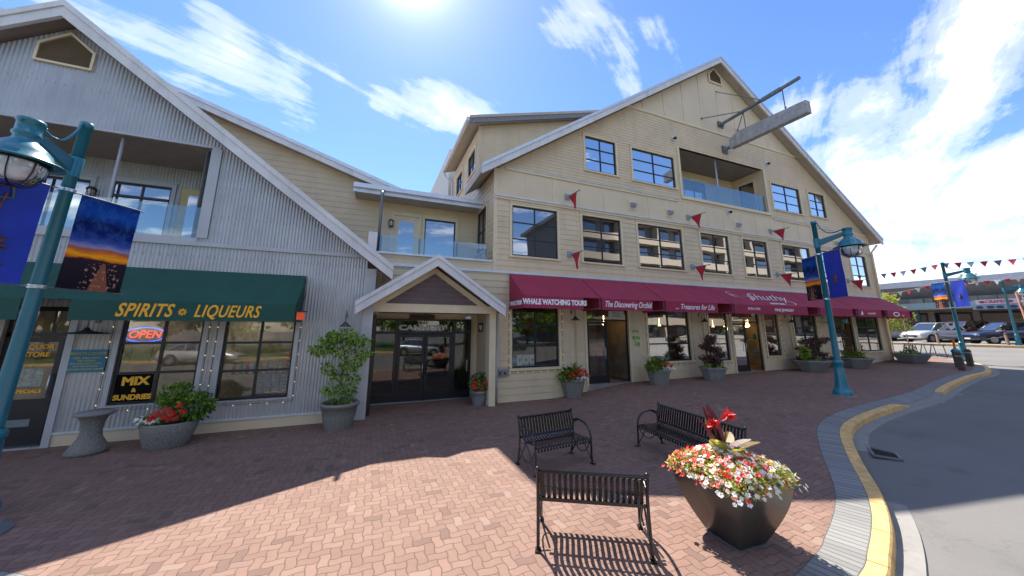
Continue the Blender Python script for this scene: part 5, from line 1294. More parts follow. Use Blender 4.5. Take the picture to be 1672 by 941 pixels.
mbl.build('petunia_foliage', [LEAFPALE, LEAFPALE, LEAF, LEAFY], bp_, kind='stuff'); mbw.build('white_blossoms', PETW, bp_, kind='stuff'); mbr.build('red_blossoms', PETR, bp_, kind='stuff'); mbc.build('coral_blossoms', PETC, bp_, kind='stuff'); mbp.build('pink_blossoms', PETPK, bp_, kind='stuff')
cc = Vector((BC[0]+.02, BC[1]+.08, .84))
mb = MB()
for k, (ax, L_, w_, m_, el) in enumerate(((2.6, .42, .055, 2, 1.1), (.4, .36, .06, 1, .55), (1.7, .48, .065, 2, 1.35), (3.6, .32, .06, 0, .8), (4.6, .30, .065, 0, .6), (5.5, .32, .06, 2, .7), (5.9, .40, .05, 1, .4), (3.0, .50, .045, 2, 1.25), (1.0, .45, .06, 1, .9))):
    d = Vector((math.cos(ax)*math.cos(el), math.sin(ax)*math.cos(el), math.sin(el))); n_ = 6; s_ = d.cross(Vector((0, 0, 1))).normalized(); up_ = s_.cross(d)
    for q in range(n_):
        t0, t1 = q/n_, (q+1)/n_
        def W_(t): return w_*1.7*math.sin(PI*min(1, t*.92+.04))**.8
        def C_(t): return cc+d*L_*1.35*t+Vector((0, 0, -.05*t*t))
        a, b = C_(t0), C_(t1)
        for sg_ in (-1, 1): mb.face([a, b, b+s_*sg_*W_(t1)+up_*W_(t1)*.35, a+s_*sg_*W_(t0)+up_*W_(t0)*.35], m_, True)
canna = mb.build('canna_leaves', [LEAFY, LEAFB, LEAFP], bp_)
mb = MB(); tops = [(BC[0]+.07, BC[1]-.02, 1.34), (BC[0]-.11, BC[1]+.06, 1.24)]
for tp in tops: mb.tube([tuple(cc), ((cc.x+tp[0])/2, (cc.y+tp[1])/2, (cc.z+tp[2])/2-.01), tp], [.010, .008, .006], 6)
mb.build('canna_stems', LEAFB, bp_)
for tp in tops:
    mb = MB()
    for _ in range(34):
        d = Vector((r.uniform(-1, 1), r.uniform(-1, 1), r.uniform(-.55, .7))); leaf(mb, Vector(tp)+rv(r)*.02, d, r.uniform(.07, .12), r.uniform(.014, .024), 0, .35, rv(r))
    mb.build('canna_bloom', mat('bright_red_canna_petal', (.80, .035, .03), .5, var=.2, vs=40, bmp=0), bp_)
# stone-pot maple by the entrance ------------------------------------
tp_ = empty('potted_tree', (-.55, 9.97, 0), 'bright green cloud-pruned tree in a round aggregate pot beside the entrance', 'potted tree')
pot_round(tp_, (-.55, 9.97, 0), .31, .42, .60, STONE)
mb = MB(); mb.tube([(-.52, 9.97, .5), (-.50, 9.95, .8), (-.60, 9.98, 1.1), (-.52, 9.97, 1.5), (-.58, 9.97, 1.9), (-.66, 9.97, 2.15)], [.03, .026, .022, .018, .014, .008], 8)
for p, q in (((-.56, 9.97, 1.0), (-.30, 9.9, 1.15)), ((-.58, 9.97, 1.2), (-.92, 9.85, 1.35)), ((-.52, 9.97, 1.5), (-.15, 9.9, 1.65)), ((-.55, 9.97, 1.7), (-1.05, 9.9, 1.85)), ((-.56, 9.97, 1.8), (-.15, 9.9, 2.05)), ((-.5, 9.95, .75), (-.8, 9.8, .85)), ((-.6, 9.97, 1.9), (-.85, 9.9, 2.2))): mb.tube([p, ((p[0]+q[0])/2, (p[1]+q[1])/2, (p[2]+q[2])/2+.04), q], [.012, .009, .004], 6)
mb.build('trunk', BARK, tp_)
mb = MB()
for (x, z, rx_, rz_, n_) in ((-.62, 2.20, .38, .17, 420), (-.25, 2.10, .28, .16, 300), (-1.08, 1.90, .26, .15, 270), (-.90, 2.12, .25, .14, 200), (-.12, 1.78, .20, .20, 230), (-.60, 1.84, .30, .13, 200), (-.40, 1.50, .24, .17, 230), (-.88, 1.42, .16, .12, 110), (-.62, 1.25, .22, .12, 150), (-.30, 1.15, .16, .11, 100), (-.82, .92, .22, .13, 150), (-.42, .92, .24, .15, 190), (-.55, .66, .30, .09, 130), (-.62, .50, .10, .08, 40)):
    clump(mb, (x, 9.93, z), (rx_, .26, rz_), int(n_*.62), .10, .030, r, droop=.5, mats=(0, 0, 0, 1), shell=.35)
mb.build('foliage', [LEAF, LEAFD], tp_)
# oval aggregate pot with geraniums at the liquor shop
op = empty('flower_planter', (-3.72, 9.78, 0), 'low oval aggregate pot of red and white flowers and dark bush, by the liquor shop', 'planter')
mb = MB(); mb.lathe([(.33, 0), (.36, .04), (.44, .30), (.47, .45), (.45, .49), (.40, .48), (.39, .38)], (-3.72, 9.78, 0), 36, 0, True, 1.0, .78); mb.build('pot', STONE, op)
mb = MB(); mb.lathe([(.001, .44), (.40, .42)], (-3.72, 9.78, 0), 30, 0, True, 1.0, .78); mb.build('soil', SOIL, op)
mb = MB()
clump(mb, (-3.38, 9.80, .75), (.34, .30, .28), 900, .10, .024, r, droop=.3, mats=(0, 0, 1)); clump(mb, (-3.75, 9.9, .95), (.26, .2, .26), 420, .13, .02, r, droop=-.2, mats=(1, 0)); clump(mb, (-3.95, 9.68, .56), (.26, .2, .12), 260, .06, .02, r, mats=(1, 0))
for _ in range(16): frond(mb, (-3.72+r.uniform(-.1, .2), 9.85, .7), Vector((r.uniform(-.6, .6), r.uniform(-.5, .3), 1)), r.uniform(.4, .6), r, m=1)
mb.build('foliage', [LEAFD, LEAF], op)
mb = MB(); mb2 = MB()
for _ in range(75):
    x, y = r.uniform(-4.16, -3.5), r.uniform(9.42, 9.75); 
    if x < -3.85: flower(mb2, (x, y, .50+r.uniform(0, .13)), Vector((-.4, -1, 1))+rv(r)*.5, .028, r)
for (x, z) in ((-3.88, .66), (-3.80, .72), (-3.72, .62), (-3.64, .58), (-3.60, .70), (-3.55, .60), (-3.70, .78), (-3.50, .84), (-3.93, .60), (-3.42, .72)):
    for _ in range(16): flower(mb, (x+r.uniform(-.05, .05), 9.48+r.uniform(-.05, .05), z+r.uniform(-.04, .04)), Vector((0, -1, .6))+rv(r)*.8, .022, r)
mb.build('red_geraniums', PETR, op, kind='stuff'); mb2.build('white_blossoms', PETW, op, kind='stuff')
# hourglass stone
mb = MB(); mb.lathe([(.001, 0), (.28, 0), (.30, .05), (.25, .14), (.17, .28), (.145, .42), (.16, .56), (.20, .66), (.235, .70)], n=32); sb = MB()
st = empty('stone_pedestal', (-4.94, 9.85, 0), 'grey hourglass-shaped stone pedestal with a round top beside the liquor shop door', 'pedestal')
mb.v = [(x-4.94, y+9.85, z) for x, y, z in mb.v]; mb.build('shaft', STONE, st)
mb = MB(); mb.lathe([(.235, .70), (.275, .705), (.285, .74), (.265, .77), (.001, .765)], (-4.94, 9.85, 0), 32); mb.build('round_top', STONES, st)
# porch pot
pp = empty('flower_planter', (3.42, 11.2, 0), 'small round concrete pot of red begonias just inside the entrance porch', 'planter')
pot_round(pp, (3.42, 11.2, 0), .20, .27, .44, STONES, rim=.03)
mb = MB(); clump(mb, (3.42, 11.15, .62), (.34, .26, .20), 420, .09, .028, r, mats=(0, 1)); clump(mb, (3.45, 11.25, .80), (.24, .2, .18), 260, .09, .02, r, mats=(2, 0)); mb.build('foliage', [LEAFD, LEAF, LEAFP], pp)
mb = MB()
for (x, z) in ((3.15, .62), (3.30, .52), (3.44, .50), (3.62, .58), (3.72, .66), (3.55, .70), (3.22, .70), (3.68, .50)):
    for _ in range(12): flower(mb, (x+r.uniform(-.05, .05), 10.93+r.uniform(-.03, .05), z+r.uniform(-.05, .05)), Vector((0, -1, .5))+rv(r)*.8, .034, r)
mb.build('red_begonias', PETR, pp, kind='stuff')
# octagonal pots in front of the shops
def octpot(x, y, lab, kind, r0=.31, r1=.46, h=.62, sx=1, sy=1):
    z0 = gz(x); t = empty('flower_planter', (x, y, z0), lab, 'planter', 'grey planters along the maroon awning shops')
    pot_oct(t, (x, y, z0), r0, r1, h, STONE if kind in ('fern', 'fern2') else STONES, 8 if kind != 'long' else 6, sx, sy)
    mb = MB(); mf = MB(); mw = MB(); z = z0+h
    if kind in ('fern', 'fern2'):
        for _ in range(46): frond(mb, (x+r.uniform(-.2, .2), y+r.uniform(-.15, .15), z), Vector((r.uniform(-1, 1), r.uniform(-.8, .6), r.uniform(.7, 1.6))), r.uniform(.45, .85), r, m=r.choice((0, 1)), droop=.35)
        clump(mb, (x-.2, y-.1, z+.10), (.42, .34, .16), 520, .09, .026, r, mats=(0, 1))
        cl_ = [(-.25, .12), (-.1, .02), (.05, .14), (.2, .06), (.3, .16), (.12, .22), (-.32, .03), (.4, .05), (-.05, .2)] if kind == 'fern' else [(-.12, .12), (.12, .14), (.3, .05)]
        for (dx_, dz_) in cl_:
            for _ in range(16): flower(mf, (x+dx_+r.uniform(-.05, .05), y-.36+r.uniform(-.04, .1), z+.08+dz_+r.uniform(-.05, .05)), Vector((0, -1, .7))+rv(r)*.8, .030, r)
        for _ in range(34): flower(mw, (x+r.uniform(-.1, .42), y-.40+r.uniform(-.05, .1), z+r.uniform(-.02, .10)), Vector((0, -1, .9))+rv(r)*.5, .026, r)
        mb.build('foliage', [LEAFD, LEAF], t); mf.build('red_blossoms', PETR, t, kind='stuff'); mw.build('white_blossoms', PETW, t, kind='stuff')
    elif kind in ('maple', 'maple2'):
        tk = MB(); W_ = .60 if kind == 'maple' else 1.10; Ht = 1.42 if kind == 'maple' else 1.30
        for q in range(7):
            a = q*.9; e_ = (x+math.cos(a)*W_*.7, y+math.sin(a)*.35, z+Ht*(.6+.1*(q % 4))); tk.tube([(x, y, z-.05), ((x+e_[0])/2, (y+e_[1])/2, z+Ht*.45), e_], [.02, .013, .005], 6)
        tk.build('stems', BARK, t)
        for _ in range(20 if kind == 'maple' else 30):
            c_ = (x+(.12 if kind == 'maple' else .35)+r.gauss(0, .42)*W_*1.1, y+r.gauss(0, .18), z+r.uniform(.05, Ht*.88)); clump(mb, c_, (.24, .20, .11), 190, .085, .017, r, droop=.9, mats=(0, 0, 0, 1), shell=.2)
        clump(mb, (x-.1, y-.1, z+.05), (.42, .3, .10), 260, .09, .02, r, mats=(2,), droop=.4)
        if kind == 'maple2': clump(mb, (x-.55, y-.1, z+.35), (.22, .2, .28), 300, .11, .024, r, mats=(2,), droop=.2)
        mb.build('foliage', [LEAFP, LEAFB, LEAF], t)
    elif kind == 'orange':
        for _ in range(50): frond(mb, (x+r.uniform(-.35, .35), y+r.uniform(-.2, .2), z), Vector((r.uniform(-1, 1), r.uniform(-.8, .6), r.uniform(.5, 1.3))), r.uniform(.35, .75), r, m=r.choice((0, 1, 1, 2)), droop=.3)
        clump(mb, (x, y-.1, z+.08), (.7, .35, .16), 520, .10, .024, r, mats=(0, 2)); mb.build('foliage', [LEAFD, LEAFO, LEAF], t)
    else:
        clump(mb, (x-.1, y, z+.05), (.65, .3, .13), 560, .09, .022, r, mats=(0, 1)); clump(mb, (x+.05, y, z+.30), (.30, .2, .22), 260, .08, .02, r, mats=(2,)); mb.build('foliage', [LEAF, LEAFD, LEAFB], t)
        for q in range(2): pass
octpot(6.85, 11.02, 'grey octagonal planter of fern and many red flowers left of first shop door', 'fern')
octpot(10.2, 10.35, 'grey octagonal planter with fern and few red flowers right of the first shop door', 'fern2', .33, .46, .56)
octpot(13.1, 10.35, 'grey planter with an upright dark maroon shrub left of the middle shop door', 'maple', .36, .52, .50)
octpot(19.6, 10.25, 'wide grey planter with a sprawling dark maroon shrub behind the street lamp', 'maple2', .46, .78, .52)
octpot(23.4, 10.35, 'wide grey planter with orange and green foliage right of the street lamp', 'orange', .50, .82, .52, )
octpot(28.9, 10.1, 'grey planter with low green plants at the far corner of the beige building', 'long', .55, .88, .50)

# ---- trees
def tree(name, x, y, h, cr, label, mats, n=2600, L=.16, w=.05, group=None, trunk_h=.35, z0=None, seed=1, sq=1, cl=26):
    r = random.Random(seed); z0 = gz(x)-.02 if z0 is None else z0
    t = empty(name, (x, y, z0), label, 'tree', group)
    mb = MB(); th = h*trunk_h; mb.tube([(x, y, z0), (x+.05, y, z0+th*.6), (x-.03, y+.05, z0+th), (x+.04, y, z0+h*.7)], [h*.022, h*.018, h*.015, h*.005], 10)
    blobs = []
    for k in range(cl):
        a = r.uniform(0, 2*PI); q = r.random()**.5; zc_ = z0+th+(h-th)*(.12+.83*r.random()); f = math.sin(PI*min(1, max(.12, (zc_-z0-th)/(h-th)*.9+.05)))**.6
        c = (x+math.cos(a)*cr*q*f*.85, y+math.sin(a)*cr*q*f*.85*sq, zc_); blobs.append(c)
        if k < 12: mb.tube([(x, y, z0+th*(.75+.04*k)), ((x+c[0])/2, (y+c[1])/2, (z0+th+c[2])/2+.1), c], [h*.009, h*.006, h*.002], 6)
    mb.build('trunk', BARK, t); mb = MB()
    for c in blobs:
        R = cr*r.uniform(.22, .40); clump(mb, c, (R, R*sq, R*.6), n//cl, L, w, r, droop=.3, mats=list(range(len(mats))), shell=.3)
    mb.build('crown', mats, t); return t

# ================================================================== ACROSS THE STREET
# timber posts
def post(x, y, h, lab):
    t = empty('timber_bollard', (x, y, gz(x)), lab, 'bollard', 'brown timber posts at the corner'); z = gz(x)
    mb = MB(); mb.prism([(x-.10, y-.10), (x+.10, y-.10), (x+.10, y+.10), (x-.10, y+.10)], lambda u, w, d: (u, w, d), z-.05, z+h-.04); mb.prism([(x-.07, y-.07), (x+.07, y-.07), (x+.07, y+.07), (x-.07, y+.07)], lambda u, w, d: (u, w, d), z+h-.04, z+h); mb.build('timber', WOODB, t)
    mb = MB(); mb.lathe([(.148, z+h-.2), (.148, z+h-.15)], (x, y, 0), 4, 0, False, 1, 1, False, PI/4); mb.build('rope_band', BEAM, t)
post(26.82, 7.73, .85, 'brown timber bollard by the kerb, nearer the viewer'); post(28.9, 8.0, .85, 'brown timber bollard beside the far lamp base')
tb = empty('litter_bin', (27.95, 8.12, gz(27.95)), 'small teal bin with an orange-topped cone behind the timber bollard', 'bin'); z = gz(27.95)
mb = MB(); mb.lathe([(.13, .0), (.15, .75), (.17, .78), (.16, .84), (.07, .95), (.001, .97)], (27.95, 8.12, z), 18); mb.build('body', TEAL, tb)
mb = MB(); mb.lathe([(.05, .95), (.04, 1.2), (.07, 1.25), (.001, 1.45)], (27.95, 8.12, z), 12); mb.build('orange_finial', mat('orange_plastic', (.75, .16, .02), .5), tb)
# outdoor table set
tz = gz(33); rk = empty('outdoor_table', (33.0, 10.9, tz), 'long dark metal outdoor table frame with thin splayed legs at the sunny corner', 'table')
mb = MB(); A = Vector((31.9, 9.9, 0)); B = Vector((34.0, 11.9, 0)); dd = (B-A).normalized(); ss = Vector((-dd.y, dd.x, 0))
for q in range(5): o_ = ss*(q-2)*.14; mb.bar(tuple(A+o_+Vector((0, 0, tz+.72))), tuple(B+o_+Vector((0, 0, tz+.72))), .05, .03)
mb.build('slatted_top', FRAME, rk)
for q in range(4):
    for sg_ in (-1, 1):
        p = A+(B-A)*(q+.1)/3.3; mb = MB(); mb.tube([tuple(p+ss*.25*sg_+Vector((0, 0, tz+.72))), tuple(p+ss*.38*sg_+dd*.1+Vector((0, 0, tz)))], .022, 6); mb.build('leg', FRAME, rk)
# far kerb, pavement and shopping block (front at X=54 facing us)
FX = 43.0
fz = gz
mb = MB()
for q in range(20): 
    a, b = -20+q*3, -17+q*3; mb.box(FX-.18, FX, a, b-.001, fz(FX)-.2, fz(FX)+.02)
mb.build('far_kerb', YELLOW, kind='structure')
mb = MB(); mb.face([(FX, -20, fz(FX)-.0), (44.4, -20, fz(44.4)-.01), (44.4, 40, fz(44.4)-.01), (FX, 40, fz(FX))]); mb.build('far_pavement', CONC, kind='structure')
BLD = mat('grey_brown_stucco', (.36, .33, .28), .8, var=.12); FASC = mat('dark_slate_fascia', (.15, .17, .19), .6, var=.12); ROOFM = mat('pale_grey_metal_roof', (.50, .51, .55), .5, .1, var=.08, grime=.15)
SB = empty('shopping_block', (54, 15, 1.8), 'two-storey dark shopping block with pale roof edge across the road at the right', 'building')
mb = MB(); mb.box(54, 66, -14, 42, 1.2, 6.0); mb.build('wall', BLD, SB)
mb = MB(); mb.box(52.2, 67, -15, 43, 6.75, 7.35); mb.build('roof', ROOFM, SB)
mb = MB(); mb.prism([(52.4, 6.74), (53.9, 5.65), (54.0, 5.65), (54.0, 6.74)], lambda u, w, d: (u, d, w), -15, 43); mb.build('roof_fascia', FASC, SB)
mb = MB(); mb.prism([(51.2, 4.35), (51.2, 4.75), (54.0, 5.05), (54.0, 4.2)], lambda u, w, d: (u, d, w), -14.5, 42.5); mb.build('canopy', mat('brown_grey_canopy', (.42, .37, .32), .7), SB)
mb = MB(); mb.box(51.15, 51.19, 11.2, 19, 4.40, 5.0); mb.build('teal_canopy_edge', mat('pale_teal_panel', (.25, .36, .38), .6), SB)
GLFAR = glassmat('far_window_glass', (.03, .03, .035), .12, .8, False)
y = -12
while y < 41:
    mb = MB(); mb.box(53.9, 53.99, y, y+2.3, 5.08, 5.62); w_ = mb.build('window', FASC, SB)
    mb = MB(); mb.box(53.88, 53.895, y+.08, y+1.1, 5.12, 5.60); mb.box(53.88, 53.895, y+1.2, y+2.22, 5.12, 5.60); mb.build('pane', mat('window_blind', (.30, .30, .27), .6, var=.4, vs=.7) if int(y*3) % 2 else GLFAR, w_)
    mb = MB(); mb.box(53.9, 53.99, y, y+2.4, 1.9, 4.1); w_ = mb.build('shopfront', FRAME, SB)
    mb = MB(); mb.box(53.88, 53.895, y+.08, y+2.3, 2.2, 3.9); mb.build('pane', GLFAR, w_); y += 2.9
for y in (-8, -2, 4, 10.4, 16.8, 23, 30):
    mb = MB(); mb.box(51.6, 51.85, y, y+.25, 1.6, 4.3); mb.build('canopy_post', mat('dark_teal_post', (.02, .07, .08), .5), SB)
def fsign(y0, y1, z0, z1, s_, col, lab, m):
    t = empty('shop_sign', (51.1, (y0+y1)/2, z0), lab, 'sign'); mb = MB(); mb.box(51.05, 51.12, y0, y1, z0, z1); mb.build('board', m, t)
    if s_: text(s_, (51.04, (y0+y1)/2, (z0+z1)/2), (z1-z0)*.75, col, t, rot=Matrix.Rotation(-PI/2, 4, 'Z') @ Matrix.Rotation(PI/2, 4, 'X'), bold=.01, sx=1.1, ext=.005)
    return t
REDP = mat('red_print', (.5, .02, .05), .6)
fs1 = fsign(10.75, 12.95, 4.62, 5.05, 'CREPES', REDP, 'white sign with red lettering on the far shop canopy', mat('white_sign_board', (.62, .60, .62), .5))
fs2 = fsign(10.6, 13.2, 4.18, 4.55, '', REDP, 'pale blue sign with dark discs below the white far shop sign', mat('pale_blue_board', (.28, .36, .42), .5))
fs3 = fsign(9.2, 10.5, 4.0, 5.6, '', FRAME, 'tall white board with dark discs at the right edge across the road', mat('white_sign_board', (.62, .60, .62), .5))
def discs(t, L_, m, R_=.13):
    mb = MB()
    for (y, z) in L_: mb.prism([(y+R_*1.7*math.cos(2*PI*q/14), z+R_*math.sin(2*PI*q/14)) for q in range(14)], lambda u, w, d: (51.04-d, u, w), 0, .004)
    mb.build('printed_discs', m, t)
discs(fs1, [(12.6, 4.83), (11.1, 4.83)], REDP, .10); discs(fs2, [(12.8, 4.36), (12.2, 4.36), (11.7, 4.36), (11.0, 4.36)], mat('navy_print', (.02, .05, .12), .6)); discs(fs3, [(10.2, 5.2), (9.7, 5.2), (10.2, 4.5), (9.7, 4.4)], FRAME)
mb = MB(); mb.tube([(44.2, 9.1, gz(44.2)), (44.2, 9.25, 5.1)], .07, 8); mb.build('timber_pole', mat('red_brown_timber', (.22, .09, .06), .8), None, 'reddish brown timber pole at the right edge across the road', 'pole')
for (x, y, lab) in ((43.7, 10.1, 'short dark chain post at the foot of the distant lamp'), (43.7, 13.5, 'short dark chain post behind the far street lamp')):
    mb = MB(); z = gz(x); mb.tube([(x, y, z-.05), (x, y, z+.75)], .09, 8); mb.ico((x, y, z+.78), .11, 0, 1); mb.build('chain_post', WOODB, None, lab, 'post')
mb = MB(); z = gz(43.7)+.62; mb.tube([(43.7, 10.1+3.4*k/12, z-.30*math.sin(PI*k/12)) for k in range(13)], .025, 6); mb.build('chain', FRAME, None, 'sagging chain between the two dark posts across the road', 'chain')

# ---- cars
def car(x, y, ang, col, name, label, style='suv', z=None, group=None):
    """nose along +x local; built once per car in local space"""
    z = gz(x)-.14 if z is None else z
    t = empty('parked_car', (0, 0, 0), label, 'car', group)
    paint = mat(name, col, .3, .3, var=.04, bmp=0, coat=.8)
    if style == 'suv': prof = [(-2.30, .55, .85, 1.00), (-2.24, .35, .98, 1.08), (-1.9, .30, 1.02, 1.10), (-.9, .28, 1.00, 1.08), (.5, .28, .98, 1.06), (1.0, .28, .96, 1.04), (1.5, .30, .90, .98), (2.0, .32, .82, .90), (2.24, .36, .70, .78), (2.32, .48, .60, .66)]; gh = [(-2.1, 1.06), (-1.75, 1.60), (-1.2, 1.68), (0, 1.70), (.35, 1.64), (1.15, 1.05)]
    else: prof = [(-2.25, .55, .80, .92), (-2.18, .35, .92, .98), (-1.7, .28, .94, 1.00), (-.9, .26, .92, .98), (.5, .26, .90, .96), (1.0, .26, .86, .93), (1.6, .28, .78, .85), (2.05, .30, .68, .74), (2.25, .34, .58, .64), (2.32, .46, .52, .56)]; gh = [(-1.75, .98), (-1.05, 1.38), (-.4, 1.45), (.1, 1.43), (.45, 1.34), (1.2, .93)]
    mb = MB(); rings = []
    for (px, zl, zs, zt) in prof:
        f = 1-.12*(abs(px)/2.3)**4; w_ = .90*f
        rings.append([(px, s_*a, b) for s_, a, b in ((-1, w_*.55, zl-.04), (-1, w_*.96, zl), (-1, w_, (zl+zs)/2), (-1, w_*.97, zs), (-1, w_*.82, zt-.01), (-1, w_*.4, zt+.015), (1, w_*.4, zt+.015), (1, w_*.82, zt-.01), (1, w_*.97, zs), (1, w_, (zl+zs)/2), (1, w_*.96, zl), (1, w_*.55, zl-.04))])
    for a, b in zip(rings, rings[1:]):
        for k in range(12): mb.face([a[k], a[(k+1) % 12], b[(k+1) % 12], b[k]], 0, True)
    mb.face(rings[0]); mb.face(rings[-1]); body = mb.build('body', paint, t, weld=True)
    mb = MB(); mg = MB(); mr = MB()
    for (a, b) in zip(gh, gh[1:]):
        def w2(z_): return .78-.16*(z_-.98)/.7
        for s_ in (-1, 1): mg.face([(a[0], s_*.80, .98), (b[0], s_*.80, .98), (b[0], s_*w2(b[1]), b[1]), (a[0], s_*w2(a[1]), a[1])])
        tgt = mg if (a is gh[0] or b is gh[-1]) else mr
        tgt.face([(a[0], -w2(a[1]), a[1]), (b[0], -w2(b[1]), b[1]), (b[0], w2(b[1]), b[1]), (a[0], w2(a[1]), a[1])])
    mg.build('windows', GLCAR, t)
    for s_ in (-1, 1):
        P = [(x_, s_*(w2(z_)+.006), z_) for x_, z_ in gh]; mr.tube(P, .030, 6)
        for px in (gh[1][0]+.35, -.15): mr.bar((px, s_*.805, .98), (px+.0, s_*(w2(1.62 if style == 'suv' else 1.4)+.008), 1.64 if style == 'suv' else 1.40), .05, .02)
    mr.build('roof', paint, t)
    for px in (-1.38, 1.42):
        for s_ in (-1, 1):
            fn = lambda u, w, d: (px+u, d, .34+w)
            circ = [(.34*math.cos(2*PI*q/22), .34*math.sin(2*PI*q/22)) for q in range(22)]
            mb = MB(); mb.prism([(a*1.16, b*1.16) for a, b in circ], fn, s_*.70, s_*.893, 1); mb.prism(circ, fn, s_*.71, s_*.905, 0); wh = mb.build('wheel', [mat('tyre_rubber', (.012, .012, .012), .85), FRAME], t)
            mb = MB(); mb.prism([(a*.66, b*.66) for a, b in circ], fn, s_*.80, s_*.912, 0)
            mb.build('rim', mat('alloy_rim', (.35, .36, .38), .35, .8), wh)
    for s_ in (-1, 1):
        mb = MB(); mb.obox((2.18, s_*.62, .70 if style == 'suv' else .60), (.18, .34, .13), Matrix.Rotation(-s_*.35, 3, 'Z')); mb.build('headlight', mat('headlight_lens', (.6, .62, .65), .15, .2), body)
        mb = MB(); mb.obox((-2.24, s_*.68, .88), (.10, .22, .20), None); mb.build('tail_light', mat('tail_lens', (.4, .01, .01), .3), body)
        mb = MB(); mb.ico((.78, s_*.98, 1.03), .10, 0, 1, (.7, 1, .7)); mb.build('wing_mirror', paint, t)
    mb = MB(); mb.box(2.25, 2.335, -.50, .50, .44, .60); mb.build('grille', FRAME, body)
    mb = MB(); mb.box(2.33, 2.345, -.26, .26, .36, .47); mb.build('number_plate', mat('white_plate', (.6, .6, .6), .5), body)
    t.location = (x, y, z); t.rotation_euler = (0, 0, ang); return t
hw = math.atan2(.30, -.95)
car(46.6, 14.6, hw, (.55, .56, .58), 'pearl_white_paint', 'white SUV parked nose out across the road, in front of the far shops')
car(47.8, 17.9, hw, (.25, .27, .30), 'silver_blue_paint', 'silver hatchback parked left of the white SUV', 'sedan')
car(46.6, 10.7, math.atan2(.66, -.75), (.012, .022, .065), 'dark_navy_paint', 'dark navy SUV parked at the right, across the road')
car(50.3, 13.9, hw, (.10, .025, .02), 'dark_red_paint', 'dark red SUV parked in the row behind the white SUV')
car(48.6, 8.3, math.atan2(.66, -.75), (.03, .03, .035), 'black_paint', 'black SUV partly behind the navy SUV at the right edge')
car(49.2, 20.8, hw, (.35, .35, .36), 'grey_paint', 'grey car just visible past the beige building corner', 'sedan')
tree('small_tree', 34.9, 13.6, 4.0, 2.0, 'yellow-green tree at the corner beyond the beige building', [LEAFY, LEAFY, LEAF], 5200, .15, .045, None, .30, None, 3, 1, 34)
tree('background_tree', 70, 17.5, 7.6, 2.6, 'small tree top showing above the shopping block roof', [LEAFY, LEAF], 2200, .30, .10, None, .4, None, 8)
tree('background_tree', 49.0, 22.5, 6.0, 2.6, 'green tree at the left end of the far parked cars', [LEAFD, LEAF], 3000, .22, .08, None, .3, None, 9)
for (x, y, lab) in ((31.0, 11.55, 'thin dark tree stake nearest the beige building corner'), (31.8, 11.1, 'thin dark tree stake next to the outdoor table')):
    mb = MB(); mb.tube([(x, y, gz(x)), (x, y, gz(x)+2.3)], .03, 6); mb.build('tree_stake', WOODB, None, lab, 'stake')

# ---- bunting
def bunting(pts, n, label, group, cols, size=.30):
    mb = MB(); mb.tube(pts, .008, 5); mb.build('bunting_line', mat('pale_cord', (.5, .5, .5), .7), None, label, 'cord')
    Ls = [0]
    for a, b in zip(pts, pts[1:]): Ls.append(Ls[-1]+(Vector(b)-Vector(a)).length)
    me = {}
    for k in range(n):
        s_ = Ls[-1]*(k+.5)/n
        for q in range(len(pts)-1):
            if Ls[q] <= s_ <= Ls[q+1]: a, b = Vector(pts[q]), Vector(pts[q+1]); p = a.lerp(b, (s_-Ls[q])/(Ls[q+1]-Ls[q])); d = (b-a).normalized()
        c = cols[k % len(cols)]; key = (c.name, k % 3)
        if key not in me:
            mb = MB(); nn = 4; w_ = size*.5; j_ = (k % 3-1)*.05
            for i in range(nn):
                t0, t1 = i/nn, (i+1)/nn
                mb.face([tuple(p+d*(-w_*(1-t0))+Vector((j_*t0, 0, -size*1.15*t0))), tuple(p+d*(w_*(1-t0))+Vector((j_*t0, 0, -size*1.15*t0))), tuple(p+d*(w_*(1-t1)+.0)+Vector((j_*t1*1.6, 0, -size*1.15*t1))), tuple(p+d*(-w_*(1-t1))+Vector((j_*t1*1.6, 0, -size*1.15*t1)))], 0)
            cn = 'red' if 'red' in c.name else ('blue-grey' if 'blue' in c.name else 'white')
            o = mb.build('bunting_flag', c, None, '%s triangular flag on the %s' % (cn, group[0]), 'bunting flag', '%s flags on the %s' % (cn, group[0])); me[key] = (o, p.copy(), o.location.copy())
        else:
            o0, p0, l0 = me[key]; o = o0.copy(); COL.objects.link(o); o.location = l0+(p-p0)
BR = mat('red_bunting', (.55, .02, .03), .7); BB_ = mat('blue_grey_bunting', (.20, .23, .36), .7); BWH = mat('white_bunting', (.6, .6, .58), .7)
def sag(a, b, s_, n=10): a, b = Vector(a), Vector(b); return [tuple(a.lerp(b, k/n)-Vector((0, 0, s_*math.sin(PI*k/n)))) for k in range(n+1)]
bunting(sag((31.1, 12.0, 6.02), (31.12, 8.75, 6.25), .10)+sag((31.12, 8.75, 6.25), (31.1, 2.5, 6.15), .18)[1:], 21, 'pale cord of the upper bunting tied to the far lamp', ('upper bunting line',), [BR, BB_], .29)
bunting(sag((39.5, 16.5, 5.45), (39.5, 11.3, 5.95), .35)+sag((39.5, 11.3, 5.95), (43.8, 7.0, 6.6), .35)[1:], 22, 'pale cord of the lower bunting in front of the far shops', ('lower bunting line',), [BR, BWH], .30)

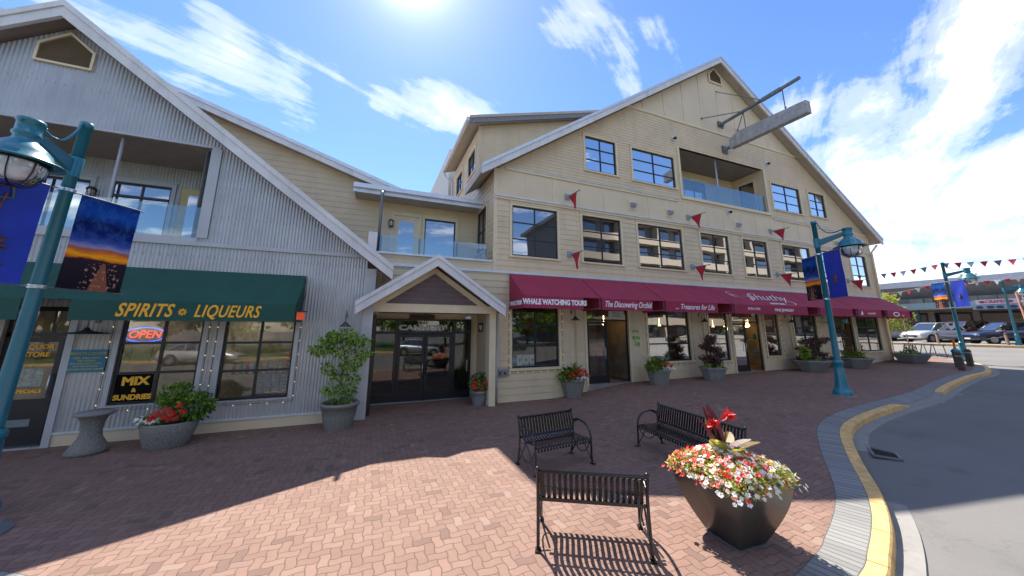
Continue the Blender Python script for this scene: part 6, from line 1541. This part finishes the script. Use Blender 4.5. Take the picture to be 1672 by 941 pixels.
# ================================================================== BEHIND THE VIEWER (seen only mirrored in the glass)
AB = empty('apartment_block', (52, -21, 0), 'cream apartment block with balconies behind the viewer, mirrored in the upper windows', 'building')
CRM = mat('cream_render', (.22, .19, .145), .8, var=.06); 
mb = MB(); mb.box(27, 82, -36, -20, 0, 20); mb.build('wall', mat('brown_grey_render', (.10, .095, .09), .8), AB)
for f in range(6):
    z = 3.2*f+1.0
    mb = MB(); mb.box(26.5, 82.5, -20.01, -18.6, z+2.0, z+2.2); mb.box(26.5, 82.5, -18.75, -18.6, z+2.2, z+3.1); mb.build('balcony_band', CRM, AB)
    for k in range(11):
        mb = MB(); mb.box(28+k*5, 31.4+k*5, -19.99, -19.9, z+.1, z+1.95); mb.build('window', GLFAR, AB)
for k in range(8):
    mb = MB(); mb.box(27+k*7.8, 27.5+k*7.8, -19.9, -18.7, 0, 20); mb.build('pier', CRM, AB)
mb = MB(); mb.box(26, 83, -37, -18.2, 20, 20.6); mb.build('roof', CRM, AB)
for k, (x, y, h) in enumerate([(-30, -20, 9), (-24, -19, 8), (-18, -22, 10), (-12, -20, 8.5), (-7, -21, 10), (-1, -22, 9), (4, -21, 10.5), (9, -20, 9), (14, -21, 10), (19, -19, 9), (24, -17, 8)]):
    tree('street_tree', x, y, h, 3.6, 'leafy street tree behind the viewer, mirrored in the shop glass', [LEAFD, LEAF], 2200, .55, .20, 'street trees behind the viewer', .16, 0, 20+k, 1, 24)
mb = MB(); mb.box(-30, 26, -13.3, -13.0, -.14, .02); mb.build('opposite_kerb', YELLOW, kind='structure')
mb = MB(); mb.box(-30, 26, -40, -13.31, -.14, .01); mb.build('opposite_verge', mat('mown_grass', (.05, .10, .02), .9, var=.4, vs=4), kind='structure')
car(-11, -10.5, 0, (.6, .6, .6), 'white_paint', 'white car behind the viewer, mirrored in the liquor shop window', 'sedan', 0-.14)
car(-3.5, -10.8, PI, (.30, .02, .02), 'red_paint', 'red car behind the viewer, mirrored in the liquor shop window', 'suv', -.14)
car(4.5, -10.5, 0, (.22, .26, .28), 'silver_paint', 'silver car behind the viewer, mirrored in the entrance doors', 'sedan', -.14)
car(12.5, -10.5, PI, (.04, .05, .07), 'dark_paint', 'dark car behind the viewer, mirrored in the shop windows', 'sedan', -.14)
for o in list(S.objects):
    if o.type == 'MESH':
        for p in (): pass
